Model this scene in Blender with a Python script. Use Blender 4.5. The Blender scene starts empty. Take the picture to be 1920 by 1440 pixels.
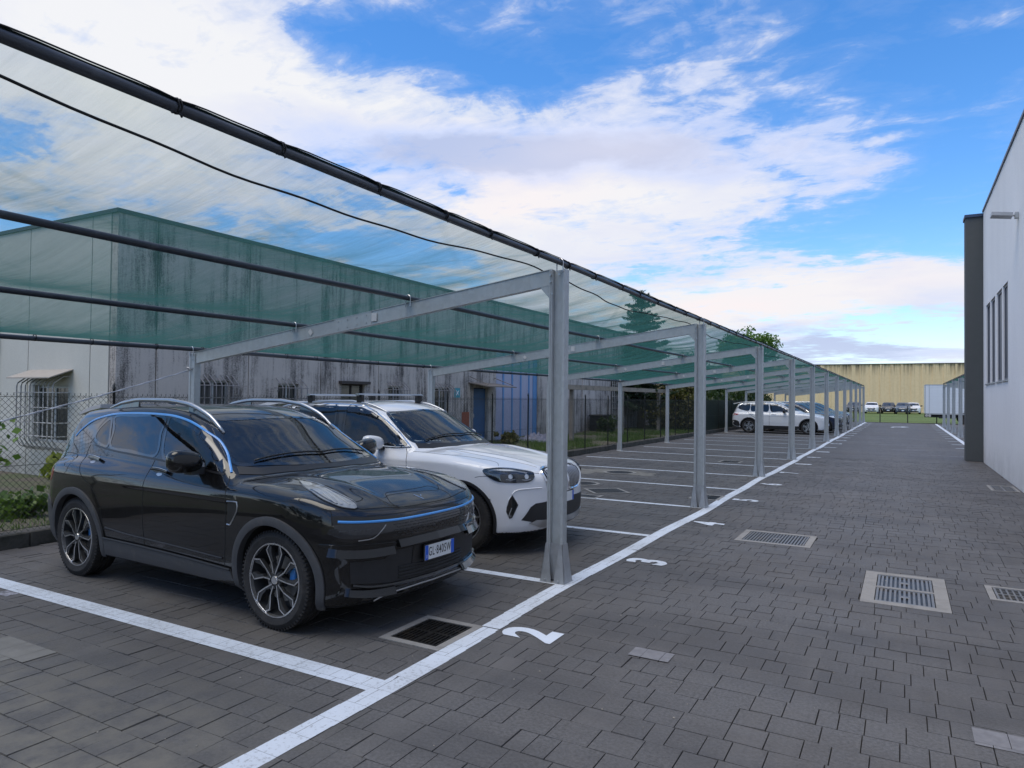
import bpy, math, random
import numpy as np
from mathutils import Matrix, Vector
from mathutils.geometry import delaunay_2d_cdt
rad=math.radians
SC=bpy.context.scene
COL=SC.collection
# ---------------------------------------------------------------- camera
cam=bpy.data.cameras.new('camera'); cam_ob=bpy.data.objects.new('camera',cam); COL.objects.link(cam_ob)
YAW,PIT,ROLL,EYE=0.5116,0.0191,0.0115,1.6317
F_=np.array([-math.sin(YAW)*math.cos(PIT),math.cos(YAW)*math.cos(PIT),math.sin(PIT)])
R_=np.array([math.cos(YAW),math.sin(YAW),0.]); U_=np.cross(R_,F_)
R2=R_*math.cos(ROLL)+U_*math.sin(ROLL); U2=-R_*math.sin(ROLL)+U_*math.cos(ROLL)
cam_ob.matrix_world=Matrix(((R2[0],U2[0],-F_[0],0),(R2[1],U2[1],-F_[1],0),(R2[2],U2[2],-F_[2],EYE),(0,0,0,1)))
cam.sensor_width=36; cam.lens=36*1307.1/1920; cam.clip_start=.05; cam.clip_end=3000
SC.camera=cam_ob
SC.render.resolution_x=1024; SC.render.resolution_y=768
# ---------------------------------------------------------------- sun and sky
SUN_EL,SUN_AZ=rad(70),rad(203)          # azimuth clockwise from +Y; behind the camera, a little to the left
sd=Vector((math.sin(SUN_AZ)*math.cos(SUN_EL),math.cos(SUN_AZ)*math.cos(SUN_EL),math.sin(SUN_EL)))
sl=bpy.data.lights.new('sun','SUN'); sl.energy=1.5; sl.angle=rad(45); sl.color=(1,.90,.76)
so=bpy.data.objects.new('sun',sl); COL.objects.link(so); so.rotation_euler=sd.to_track_quat('Z','Y').to_euler()
W=bpy.data.worlds.new('World'); SC.world=W; W.use_nodes=True
class NT:
    # small wrapper for building node trees
    def __init__(s,nt): s.nt=nt; s.L=nt.links.new
    def n(s,t,**k):
        o=s.nt.nodes.new(t)
        for a,b in k.items(): setattr(o,a,b)
        return o
    def put(s,sock,v):
        if isinstance(v,bpy.types.NodeSocket): s.L(v,sock)
        elif v is not None: sock.default_value=v
    def math(s,op,a,b=None,c=None,clamp=False):
        o=s.n('ShaderNodeMath',operation=op,use_clamp=clamp); s.put(o.inputs[0],a); s.put(o.inputs[1],b); s.put(o.inputs[2],c); return o.outputs[0]
    def vmath(s,op,a,b=None,out=0):
        o=s.n('ShaderNodeVectorMath',operation=op); s.put(o.inputs[0],a); s.put(o.inputs[1],b); return o.outputs[out]
    def noise(s,vec,scale,detail=4,rough=.5,dist=0,dim='3D'):
        o=s.n('ShaderNodeTexNoise',noise_dimensions=dim); s.put(o.inputs['Vector'],vec)
        o.inputs['Scale'].default_value=scale; o.inputs['Detail'].default_value=detail; o.inputs['Roughness'].default_value=rough; o.inputs['Distortion'].default_value=dist
        return o.outputs[0]
    def ramp(s,f,stops,interp='LINEAR'):
        o=s.n('ShaderNodeValToRGB'); s.put(o.inputs[0],f); e=o.color_ramp; e.interpolation=interp
        while len(e.elements)<len(stops): e.elements.new(.5)
        for i,(p,c) in enumerate(stops):
            e.elements[i].position=p; e.elements[i].color=(c,c,c,1) if not hasattr(c,'__len__') else tuple(c)+(1,)
        return o.outputs[0]
    def mix(s,f,a,b,blend='MIX'):
        o=s.n('ShaderNodeMix',data_type='RGBA',blend_type=blend); s.put(o.inputs[0],f)
        for i,v in ((6,a),(7,b)):
            s.put(o.inputs[i],v if isinstance(v,bpy.types.NodeSocket) else (tuple(v)+(1,) if len(v)==3 else v))
        return o.outputs[2]
    def sep(s,v):
        o=s.n('ShaderNodeSeparateXYZ'); s.put(o.inputs[0],v); return o.outputs
    def comb(s,x,y,z):
        o=s.n('ShaderNodeCombineXYZ'); s.put(o.inputs[0],x); s.put(o.inputs[1],y); s.put(o.inputs[2],z); return o.outputs[0]
    def map(s,v,scale=(1,1,1),loc=(0,0,0),rot=(0,0,0)):
        o=s.n('ShaderNodeMapping'); s.put(o.inputs[0],v); o.inputs['Scale'].default_value=scale; o.inputs['Location'].default_value=loc; o.inputs['Rotation'].default_value=rot; return o.outputs[0]
    def bump(s,h,strength=.3,dist=.01):
        o=s.n('ShaderNodeBump'); s.put(o.inputs['Height'],h); o.inputs['Strength'].default_value=strength; o.inputs['Distance'].default_value=dist; return o.outputs[0]

def sky():
    t=NT(W.node_tree); W.node_tree.nodes.clear()
    st=t.n('ShaderNodeTexSky',sky_type='NISHITA'); st.sun_disc=False; st.sun_elevation=SUN_EL; st.sun_rotation=SUN_AZ
    st.air_density=1.0; st.dust_density=.3; st.ozone_density=2.0
    hs=t.n('ShaderNodeHueSaturation'); hs.inputs['Saturation'].default_value=1.32; hs.inputs['Value'].default_value=1.18; t.L(st.outputs[0],hs.inputs['Color'])
    blue=t.mix(1,hs.outputs[0],(1.0,1.02,1.12),'MULTIPLY')
    d=t.n('ShaderNodeTexCoord').outputs['Generated']
    x,y,z=t.sep(d)
    zz=t.math('MAXIMUM',z,0.0)
    k=t.math('DIVIDE',1.0,t.math('ADD',zz,.09))
    p=t.comb(t.math('MULTIPLY',x,k),t.math('MULTIPLY',y,k),0)
    az=t.math('ARCTAN2',x,y); el=t.math('ARCSINE',z)
    # wobble the layout so that no mask keeps a clean outline
    wn=t.n('ShaderNodeTexNoise'); t.put(wn.inputs['Vector'],p); wn.inputs['Scale'].default_value=1.3; wn.inputs['Detail'].default_value=6; wn.inputs['Roughness'].default_value=.6
    wx,wy,wz=t.sep(t.vmath('SUBTRACT',wn.outputs['Color'],(.5,.5,.5)))
    az=t.math('MULTIPLY_ADD',wx,.26,az); el=t.math('MULTIPLY_ADD',wy,.11,el)
    def blob(a,e,ra,re,amp):
        u=t.math('DIVIDE',t.math('SUBTRACT',az,a),ra); v=t.math('DIVIDE',t.math('SUBTRACT',el,e),re)
        q=t.math('ADD',t.math('MULTIPLY',u,u),t.math('MULTIPLY',v,v))
        return t.math('MULTIPLY',t.math('EXPONENT',t.math('MULTIPLY',q,-1.0)),amp)
    def total(bs,start):
        s=start
        for b in bs: s=t.math('ADD',s,blob(*b))
        return s
    n1=t.noise(p,1.15,9,.60,.3); n2=t.noise(t.map(p,loc=(7,3,1)),2.6,8,.62,.5); n3=t.noise(t.map(p,scale=(1,1,1),loc=(2,9,4)),.55,4,.5)
    n4=t.noise(t.map(p,loc=(1,5,8),scale=(1,1.6,1)),6.5,7,.62,.6)
    base=t.math('ADD',t.math('MULTIPLY',t.math('SUBTRACT',n1,.5),3.4),t.math('MULTIPLY',t.math('SUBTRACT',n2,.5),3.2)); base=t.math('ADD',base,t.math('MULTIPLY',t.math('SUBTRACT',n4,.5),1.9))
    cover=total(CLOUD_COVER,t.math('ADD',base,.20))
    a=t.ramp(t.math('MULTIPLY_ADD',cover,.55,.35),[(0,0),(.25,.06),(.42,.26),(.58,.70),(.85,1)])
    shade=total(CLOUD_SHADE,t.math('ADD',t.math('MULTIPLY',t.math('SUBTRACT',n3,.5),1.1),t.math('MULTIPLY',t.math('SUBTRACT',n2,.5),.9)))
    ccol=t.ramp(t.math('ADD',shade,.30),[(0,(5.35,5.4,5.6)),(.30,(4.8,4.95,5.6)),(.7,(3.9,4.4,5.9)),(1,(3.0,3.5,5.0))])
    # sunlit cloud tops are a touch warm
    warm=t.ramp(total(CLOUD_WARM,0.0),[(0,0),(1,1)]); ccol=t.mix(warm,ccol,(5.9,5.35,5.4))
    col=t.mix(a,blue,ccol)
    # the band nearest the horizon: pale, hazy
    hz=t.ramp(t.math('DIVIDE',z,.12),[(0,.55),(1,0)]); col=t.mix(hz,col,(4.6,5.3,6.2))
    below=t.math('LESS_THAN',z,-.002); col=t.mix(below,col,(.6,.63,.68))
    bg=t.n('ShaderNodeBackground'); t.L(col,bg.inputs[0]); bg.inputs[1].default_value=.1
    t.L(bg.outputs[0],t.n('ShaderNodeOutputWorld').inputs[0])
# (azimuth, elevation, half-width, half-height, amount): where cloud is thick (+) or open blue (-)
CLOUD_COVER=[(-1.05,.42,.24,.14,1.0),(-.62,.36,.36,.06,.8),(-.28,.335,.22,.05,.8),(-.04,.305,.07,.03,.8),(-.35,.25,.3,.06,.6),
 (.04,.40,.20,.085,-.95),(-.28,.48,.2,.04,-.4),(.07,.27,.12,.06,-1.3),(-.04,.205,.17,.03,-1.0),(-.68,.465,.16,.03,-.75),(-.47,.45,.1,.03,-.6),(.02,.083,.12,.02,-1.1),(-.74,.195,.10,.018,-.9),
 (-.22,.135,.40,.045,.9),(.04,.145,.2,.03,.9),(-.15,.06,.22,.03,.9),(.0,.34,.1,.012,.5),(.08,.43,.08,.015,.5)]
CLOUD_SHADE=[(-.45,.345,.32,.04,.7),(-.65,.33,.2,.04,.4),(-.14,.07,.20,.03,.9),(.0,.30,.10,.03,.3),(-.30,.185,.2,.03,.2),(-.98,.40,.25,.1,-.5),(-.65,.40,.25,.03,-.4),(-.45,.285,.2,.025,-.7),(-.25,.125,.14,.03,-.8)]
CLOUD_WARM=[(-.22,.125,.10,.025,.8),(-.50,.285,.14,.03,.6),(.0,.15,.14,.02,.4),(-.1,.22,.12,.03,.4),(-.35,.345,.15,.03,.3)]
sky()
SC.view_settings.view_transform='Standard'; SC.view_settings.look='None'; SC.view_settings.exposure=0.75; SC.view_settings.gamma=1
SC.render.engine='CYCLES'
SC.cycles.max_bounces=10; SC.cycles.transparent_max_bounces=24; SC.cycles.caustics_reflective=False; SC.cycles.caustics_refractive=False
# ---------------------------------------------------------------- object helpers
def link(name,data,parent=None,loc=None,rot=None):
    o=bpy.data.objects.new(name,data); COL.objects.link(o)
    if parent is not None: o.parent=parent
    if loc is not None: o.location=loc
    if rot is not None: o.rotation_euler=rot
    return o
def tag(o,label=None,cat=None,group=None,kind=None):
    if label: o['label']=label
    if cat: o['category']=cat
    if group: o['group']=group
    if kind: o['kind']=kind
    return o
def thing(name,label,cat,loc=(0,0,0),rz=0,group=None,scale=1):
    o=link(name,None,None,loc,(0,0,rz)); o.empty_display_size=.2; o.scale=(scale,)*3
    return tag(o,label,cat,group)
def copy_tree(o,parent=None):
    c=o.copy(); COL.objects.link(c)
    if parent is not None: c.parent=parent
    for ch in list(o.children): copy_tree(ch,c)
    return c
class MB:
    # collects faces; build() links them as ONE mesh object
    def __init__(s): s.v=[];s.f=[];s.m=[]
    def add(s,V,Fs,m=0):
        b=len(s.v); s.v+= [tuple(map(float,p)) for p in V]; s.f+=[tuple(int(i)+b for i in f) for f in Fs]; s.m+=[m]*len(Fs); return s
    def box(s,x0,y0,z0,x1,y1,z1,m=0):
        V=[(x,y,z) for z in (z0,z1) for y in (y0,y1) for x in (x0,x1)]
        return s.add(V,[(0,2,3,1),(4,5,7,6),(0,1,5,4),(2,6,7,3),(0,4,6,2),(1,3,7,5)],m)
    def bbox(s,x0,y0,z0,x1,y1,z1,b=.01,m=0):
        # box with chamfered edges
        import itertools
        V=[];idx={}
        for i,(x,sx) in enumerate(((x0,1),(x1,-1))):
            for j,(y,sy) in enumerate(((y0,1),(y1,-1))):
                for k,(z,sz) in enumerate(((z0,1),(z1,-1))):
                    for a in range(3):
                        p=[x+sx*b,y+sy*b,z+sz*b]; p[a]=(x,y,z)[a]; idx[i,j,k,a]=len(V); V.append(p)
        F=[]
        for a in range(3):
            o=[q for q in range(3) if q!=a]
            for s0 in (0,1):
                c=[]
                for (p,q) in ((0,0),(1,0),(1,1),(0,1)):
                    key=[0,0,0]; key[a]=s0; key[o[0]]=p; key[o[1]]=q; c.append(idx[tuple(key)+(a,)])
                F.append(tuple(c))
            # edges along axis a
            for p in (0,1):
                for q in (0,1):
                    k0=[0,0,0];k1=[0,0,0]; k0[o[0]]=k1[o[0]]=p;k0[o[1]]=k1[o[1]]=q;k1[a]=1
                    F.append((idx[tuple(k0)+(o[0],)],idx[tuple(k0)+(o[1],)],idx[tuple(k1)+(o[1],)],idx[tuple(k1)+(o[0],)]))
        for k in itertools.product((0,1),repeat=3): F.append(tuple(idx[k+(a,)] for a in range(3)))
        return s.add(V,F,m)
    def prism(s,poly,z0,z1,axis='z',m=0):
        n=len(poly); P={'z':lambda a,b,c:(a,b,c),'y':lambda a,b,c:(a,c,b),'x':lambda a,b,c:(c,a,b)}[axis]
        V=[P(a,b,z0) for a,b in poly]+[P(a,b,z1) for a,b in poly]
        return s.add(V,[tuple(range(n))[::-1],tuple(range(n,2*n))]+[(i,(i+1)%n,n+(i+1)%n,n+i) for i in range(n)],m)
    def tube(s,path,r,n=8,closed=False,m=0,flat=1.0):
        P=np.array(path,float); k=len(P); R=np.broadcast_to(np.asarray(r,float),(k,)); V=[];up=np.array([0,0,1.])
        for i in range(k):
            a=P[(i+1)%k] if (closed or i<k-1) else P[i]; b=P[(i-1)%k] if (closed or i>0) else P[i]
            t=a-b; t/=max(np.linalg.norm(t),1e-9); q=np.cross(t,up)
            if np.linalg.norm(q)<.05: q=np.cross(t,np.array([0,1.,0]))
            q/=np.linalg.norm(q); w=np.cross(q,t)
            for j in range(n):
                an=2*math.pi*j/n; V.append(P[i]+q*math.cos(an)*R[i]+w*math.sin(an)*R[i]*flat)
        F=[(i*n+j,i*n+(j+1)%n,((i+1)%k)*n+(j+1)%n,((i+1)%k)*n+j) for i in range(k if closed else k-1) for j in range(n)]
        if not closed: F+=[tuple(range(n))[::-1],tuple(range((k-1)*n,k*n))]
        return s.add(V,F,m)
    def lathe(s,prof,n=48,axis='y',c=(0,0,0),m=0,closed=False):
        V=[]
        for r,h in prof:
            for j in range(n):
                a=2*math.pi*j/n; ca,sa=math.cos(a)*r,math.sin(a)*r
                V.append((c[0]+ca,c[1]+h,c[2]+sa) if axis=='y' else (c[0]+ca,c[1]+sa,c[2]+h))
        k=len(prof); rng=range(k if closed else k-1)
        return s.add(V,[(i*n+j,i*n+(j+1)%n,((i+1)%k)*n+(j+1)%n,((i+1)%k)*n+j) for i in rng for j in range(n)],m)
    def ellipsoid(s,c,r,n=16,k=10,p=1.0,m=0):
        V=[]
        sg=lambda t:math.copysign(abs(t)**p,t)
        for i in range(k+1):
            th=math.pi*i/k
            for j in range(n):
                a=2*math.pi*j/n; V.append((c[0]+r[0]*sg(math.sin(th))*sg(math.cos(a)),c[1]+r[1]*sg(math.sin(th))*sg(math.sin(a)),c[2]+r[2]*sg(math.cos(th))))
        return s.add(V,[(i*n+j,(i+1)*n+j,(i+1)*n+(j+1)%n,i*n+(j+1)%n) for i in range(k) for j in range(n)],m)
    def build(s,name,mat,parent=None,smooth=False,loc=None,rot=None,angle=None):
        return mesh_ob(name,s.v,s.f,mat,parent,smooth,loc,rot,s.m,angle)
def mesh_ob(name,V,F,mat,parent=None,smooth=False,loc=None,rot=None,midx=None,angle=None):
    me=bpy.data.meshes.new(name)
    me.from_pydata([tuple(map(float,v)) for v in V],[],[tuple(map(int,f)) for f in F]); me.validate(clean_customdata=False)
    for m in (mat if isinstance(mat,(list,tuple)) else [mat]): me.materials.append(m)
    if midx is not None and len(set(midx))>1 and len(me.polygons)==len(midx): me.polygons.foreach_set('material_index',midx)
    if smooth: me.polygons.foreach_set('use_smooth',[True]*len(me.polygons))
    if smooth and angle is not None: me.set_sharp_from_angle(angle=rad(angle))
    me.update()
    return link(name,me,parent,loc,rot)
def text_ob(name,txt,size,mat,parent=None,matrix=None,bold=0.,sx=1.,extrude=0.,align='CENTER',space=1.):
    cu=bpy.data.curves.new(name,'FONT'); cu.body=txt; cu.size=size; cu.offset=bold; cu.extrude=extrude; cu.align_x=align; cu.align_y='CENTER'; cu.resolution_u=4; cu.space_character=space
    tmp=bpy.data.objects.new('tmp',cu); COL.objects.link(tmp); dg=bpy.context.evaluated_depsgraph_get(); dg.update()
    me=bpy.data.meshes.new_from_object(tmp.evaluated_get(dg)); bpy.data.objects.remove(tmp); bpy.data.curves.remove(cu)
    me.transform(Matrix.Diagonal((sx,1,1,1)))
    if matrix is not None: me.transform(matrix)
    me.materials.clear(); me.materials.append(mat); me.name=name
    return link(name,me,parent)

# ---------------------------------------------------------------- materials
MATS={}
def newmat(name):
    m=bpy.data.materials.new(name); m.use_nodes=True; m.node_tree.nodes.clear(); t=NT(m.node_tree)
    b=t.n('ShaderNodeBsdfPrincipled'); o=t.n('ShaderNodeOutputMaterial'); t.L(b.outputs[0],o.inputs[0]); MATS[name]=m
    return m,t,b,o
def P(name,col,rough=.5,metal=0,var=.12,scale=6,bump=0,coat=0,spec=.5,rvar=.1,bscale=None,dirt=None):
    m,t,b,o=newmat(name); oc=t.n('ShaderNodeTexCoord').outputs['Object']
    n=t.noise(oc,scale,6,.6); col=tuple(col)
    c=t.mix(n,tuple(x*(1-var) for x in col),tuple(min(1,x*(1+var)) for x in col))
    if dirt:
        n2=t.noise(t.map(oc,loc=(5,2,3)),dirt[0],8,.65); c=t.mix(t.ramp(n2,[(dirt[1],0),(min(1,dirt[1]+.2),dirt[2])]),c,dirt[3])
    t.put(b.inputs['Base Color'],c); b.inputs['Metallic'].default_value=metal
    t.put(b.inputs['Roughness'],t.math('MULTIPLY_ADD',n,rvar,rough-rvar/2,clamp=True))
    b.inputs['Specular IOR Level'].default_value=spec
    if coat: b.inputs['Coat Weight'].default_value=coat; b.inputs['Coat Roughness'].default_value=.03
    if bump: t.put(b.inputs['Normal'],t.bump(t.noise(oc,bscale or scale*6,4,.6),bump,.01))
    return m
def inpoly(p,poly):
    p=np.asarray(p); poly=np.asarray(poly); c=np.zeros(len(p),bool); n=len(poly)
    for i in range(n):
        a,b=poly[i],poly[(i+1)%n]
        cond=((a[1]>p[:,1])!=(b[1]>p[:,1])); x=(b[0]-a[0])*(p[:,1]-a[1])/(b[1]-a[1]+1e-12)+a[0]
        c^=cond&(p[:,0]<x)
    return c
def edist(p,poly):
    p=np.asarray(p);poly=np.asarray(poly); d=np.full(len(p),9.)
    for i in range(len(poly)):
        a,b=poly[i],poly[(i+1)%len(poly)]; ab=b-a; t=np.clip(((p-a)@ab)/max(ab@ab,1e-12),0,1)
        d=np.minimum(d,np.linalg.norm(p-a-t[:,None]*ab,axis=1))
    return d
def resample(path,step,closed=False):
    P_=np.asarray(path,float); out=[]; n=len(P_)
    for i in range(n if closed else n-1):
        a,b=P_[i],P_[(i+1)%n]; k=max(1,int(round(np.linalg.norm(b-a)/step)))
        out+=[a+(b-a)*j/k for j in range(k)]
    if not closed: out.append(P_[-1])
    return np.array(out)
def smoothpath(path,step,closed=False):
    # Catmull-Rom through the points
    P_=np.asarray(path,float); n=len(P_); out=[]
    for i in range(n if closed else n-1):
        g=lambda k:P_[k%n] if closed else P_[min(max(k,0),n-1)]
        p0,p1,p2,p3=g(i-1),g(i),g(i+1),g(i+2); k=max(1,int(round(np.linalg.norm(p2-p1)/step)))
        for j in range(k):
            t=j/k; out.append(.5*((2*p1)+(-p0+p2)*t+(2*p0-5*p1+4*p2-p3)*t*t+(-p0+3*p1-3*p2+p3)*t**3))
    if not closed: out.append(P_[-1])
    return np.array(out)
# ---------------------------------------------------------------- ground
rng=random.Random(7)
def paver_mat():
    m,t,b,o=newmat('dark_concrete_paver'); at=t.n('ShaderNodeAttribute'); at.attribute_name='tone'; v=at.outputs['Fac']
    g=t.n('ShaderNodeNewGeometry').outputs['Position']
    n=t.noise(g,55,5,.75); n2=t.noise(g,.55,6,.6); n3=t.noise(t.map(g,loc=(3,8,0)),4.5,6,.65)
    c=t.ramp(v,[(0,(.056,.054,.051)),(.45,(.074,.072,.069)),(.8,(.094,.091,.087)),(1,(.18,.172,.165))])
    c=t.mix(t.ramp(n,[(.35,0),(.7,1)]),c,(.130,.127,.124)); c=t.mix(.45,c,t.mix(t.ramp(n,[(.3,0),(.6,1)]),(.045,.045,.047),(.13,.13,.135)))
    c=t.mix(t.ramp(n2,[(.42,0),(.65,.55)]),c,(.088,.080,.072))
    n5=t.noise(t.map(g,scale=(.45,1.6,1)),.9,4,.6); c=t.mix(t.ramp(n5,[(.42,0),(.60,.5)]),c,(.054,.053,.054))
    # tyre dust along the aisle
    n6=t.noise(t.map(g,scale=(2.2,.12,1),loc=(3,1,0)),1.2,6,.7); c=t.mix(t.ramp(n6,[(.50,0),(.68,.35)]),c,(.135,.130,.125))
    # brown, mossy dirt worked into the pavers in front of the first bay
    x,y,z=t.sep(g); mx=t.math('MULTIPLY',t.ramp(t.math('MULTIPLY_ADD',x,-.25,0),[(.50,0),(.75,1)]),t.ramp(t.math('MULTIPLY',y,.25),[(.45,1),(.72,0)]))
    c=t.mix(t.math('MULTIPLY',mx,t.ramp(n3,[(.40,.15),(.62,.95)])),c,(.165,.155,.13))
    # trodden dirt along the parked side
    mx2=t.ramp(t.math('MULTIPLY',x,-.1),[(.27,0),(.36,.5)]); c=t.mix(t.math('MULTIPLY',mx2,t.ramp(n3,[(.45,0),(.7,.6)])),c,(.095,.085,.073))
    t.put(b.inputs['Base Color'],c); t.put(b.inputs['Roughness'],t.math('MULTIPLY_ADD',n3,.3,.5)); b.inputs['Specular IOR Level'].default_value=.35
    t.put(b.inputs['Normal'],t.bump(n,.5,.004)); return m
M_paver=paver_mat()
M_joint=P('joint_sand',(.038,.037,.036),.95,var=.4,scale=30)
M_asph=P('far_paving',(.09,.09,.095),.75,var=.15,scale=1.5)
M_linepaint=None
def linepaint():
    m,t,b,o=newmat('road_marking_paint'); g=t.n('ShaderNodeNewGeometry').outputs['Position']
    n=t.noise(g,38,7,.8); n2=t.noise(t.map(g,loc=(2,1,0)),1.6,4,.6); w=t.math('MULTIPLY_ADD',n2,.35,n)
    c=t.mix(t.ramp(w,[(.72,0),(.82,.75)]),(.62,.68,.76),(.13,.13,.14)); c=t.mix(t.ramp(n2,[(.3,.0),(.62,.5)]),c,(.44,.47,.50))
    t.put(b.inputs['Base Color'],c); b.inputs['Roughness'].default_value=.6; t.put(b.inputs['Normal'],t.bump(n,.3,.003)); return m
M_linepaint=linepaint()
def oldpaint():
    m,t,b,o=newmat('worn_road_paint'); g=t.n('ShaderNodeNewGeometry').outputs['Position']
    n=t.noise(g,14,7,.8); c=t.mix(t.ramp(n,[(.42,0),(.6,1)]),(.32,.32,.36),(.08,.08,.085)); t.put(b.inputs['Base Color'],c); b.inputs['Roughness'].default_value=.7; return m
M_oldpaint=oldpaint()
def earth_mat():
    m,t,b,o=newmat('rough_ground'); g=t.n('ShaderNodeNewGeometry').outputs['Position']
    n=t.noise(g,1.2,8,.65); n2=t.noise(g,26,6,.7)
    c=t.mix(t.ramp(n,[(.42,0),(.58,1)]),(.085,.072,.055),(.055,.080,.024)); c=t.mix(t.ramp(n2,[(.3,0),(.75,.6)]),c,(.11,.10,.075))
    t.put(b.inputs['Base Color'],c); b.inputs['Roughness'].default_value=.95; t.put(b.inputs['Normal'],t.bump(n2,.7,.03)); return m
M_earth=earth_mat()
# earth sheet to the horizon, and the paved yard on top of it
mesh_ob('ground',[(-1500,-600,-.06),(1500,-600,-.06),(1500,2500,-.06),(-1500,2500,-.06)],[(0,1,2,3)],M_earth)['kind']='structure'
YARD=[(-8.10,-4),(14,-4),(14,62.3),(-8.10,61.2)]
mesh_ob('yard_base',[(x,y,-.016) for x,y in YARD],[(0,1,2,3)],M_joint)['kind']='structure'
PITCH=.2; Y_END=61.0
drain_rects=[(-3.09,3.70,-2.60,4.26),(-1.72,8.38,-.90,9.14),(-.31,6.39,.33,7.57),(.63,7.02,1.25,7.55),(1.43,15.7,1.88,16.7),(-3.10,11.5,-2.62,12.1),(-4.25,18.6,-3.7,19.2)]
blocks=[]
def make_blocks():
    V=[];F=[];tone=[]
    row=0; y=.45
    while y<Y_END:
        x=-8.10+rng.random()*.1; fine=y<22
        xmax=1.90 if y<23.2 else 9.0
        while x<xmax:
            w=rng.choice((.10,.12,.16,.18,.22,.24,.16)) if fine else rng.choice((.2,.3,.4,.5))
            x0,x1,y0,y1=x+.0012,min(x+w,xmax)-.0012,y+.0009,y+PITCH-.0009
            x+=w
            if x1-x0<.03: continue
            pieces=[(x0,x1,y0,y1)]
            for a,b,c,d in drain_rects:
                nw=[]
                for (p0,p1,q0,q1) in pieces:
                    if p1<=a or p0>=c or q1<=b or q0>=d: nw.append((p0,p1,q0,q1)); continue
                    if q0<b: nw.append((p0,p1,q0,b-.003))
                    if q1>d: nw.append((p0,p1,d+.003,q1))
                    q0_,q1_=max(q0,b),min(q1,d)
                    if p0<a: nw.append((p0,a-.003,q0_,q1_))
                    if p1>c: nw.append((c+.003,p1,q0_,q1_))
                pieces=nw
            t=min(.85,max(0,rng.gauss(.42,.16)))
            if rng.random()<.006: t=.93+.07*rng.random()
            for (x0,x1,y0,y1) in pieces:
              if x1-x0<.012 or y1-y0<.012: continue
              z=rng.gauss(0,.0009) if fine else 0; tx=rng.gauss(0,.0009) if fine else 0; ty=rng.gauss(0,.0009) if fine else 0
              zz=[z-tx-ty,z+tx-ty,z+tx+ty,z-tx+ty]; b=len(V); e=.0018
              V+=[(x0+e,y0+e,zz[0]),(x1-e,y0+e,zz[1]),(x1-e,y1-e,zz[2]),(x0+e,y1-e,zz[3])]; F.append((b,b+1,b+2,b+3))
              if fine:
                  V+=[(x0,y0,-.014),(x1,y0,-.014),(x1,y1,-.014),(x0,y1,-.014)]
                  F+=[(b,b+4,b+5,b+1),(b+1,b+5,b+6,b+2),(b+2,b+6,b+7,b+3),(b+3,b+7,b+4,b)]
              tone+= [t]*(8 if fine else 4); blocks.append((x0,x1,y0,y1))
        y+=PITCH; row+=1
    me=bpy.data.meshes.new('pavement'); me.from_pydata(V,[],F); me.materials.append(M_paver)
    a=me.attributes.new('tone','FLOAT','POINT'); a.data.foreach_set('value',tone); me.update()
    o=link('pavement',me); o['kind']='structure'
make_blocks()
def painted(name,rects,mat=None,z=.0035,cond=None):
    # paint lies on the pavers only: the joints stay open
    V=[];F=[]
    for (a,b,c,d) in rects:
        for x0,x1,y0,y1 in blocks:
            X0,X1,Y0,Y1=max(a,x0+.0002),min(c,x1-.0002),max(b,y0),min(d,y1)
            if X1-X0>.004 and Y1-Y0>.004:
                k=len(V); V+=[(X0,Y0,z),(X1,Y0,z),(X1,Y1,z),(X0,Y1,z)]; F.append((k,k+1,k+2,k+3))
    if mat is None:
        for (a,b,c,d) in rects: k=len(V); V+=[(a,b,-.004),(c,b,-.004),(c,d,-.004),(a,d,-.004)]; F.append((k,k+1,k+2,k+3))
    if F: o=mesh_ob(name,V,F,mat or M_linepaint); o['kind']='structure'; return o
blk_by_y={}
# long edge line of the bays: hand-laid, so it wanders a little
def wob(y): return -2.535-.035*(1-math.exp(-max(0,y-3)/4))+.018*math.sin(y*.75)+.012*math.sin(y*1.9+1)-.004*max(0,y-20)*0
LR=[]; y=.6
while y<60.6:
    s_=.2 if y<24 else .6; w=.073 if y<30 else .085; c0=wob(y+s_/2); LR.append((c0-w,y,c0+w,y+s_)); y+=s_
painted('bay_edge_line',LR)
for k in range(24):
    yc=3.083+2.5*k; w=.080 if k==0 else .055
    if yc>60.7: break
    painted('bay_line',[(-7.75,yc-w,wob(yc)-.074,yc+w)])
painted('bay_edge_line',[(2.03,26,2.19,60.6)])
for k in range(13):
    yc=28.1+2.5*k; painted('bay_line',[(2.19,yc-.05,7.4,yc+.05)])
def numeral(txt,x,y,face,size=.52,mat=M_linepaint):
    # read from the aisle: top of the figure towards the bays
    m3=Matrix(((0,-face,0),(face,0,0),(0,0,1))).to_4x4(); m=Matrix.Translation((x,y,.0042))@m3
    o=text_ob('bay_number',txt,size,mat,None,m,bold=.022,sx=.86); o['kind']='structure'
for k in range(23):
    numeral(str(k+2),-2.215,3.083+1.25+2.5*k-.04,1)
for k in range(13):
    yk=28.1+1.25+2.5*k; o=mesh_ob('bay_mark',[(1.62,yk-.07,.0042),(1.98,yk-.09,.0042),(1.99,yk+.08,.0042),(1.63,yk+.06,.0042)],[(0,1,2,3)],M_linepaint); o['kind']='structure'
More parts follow.
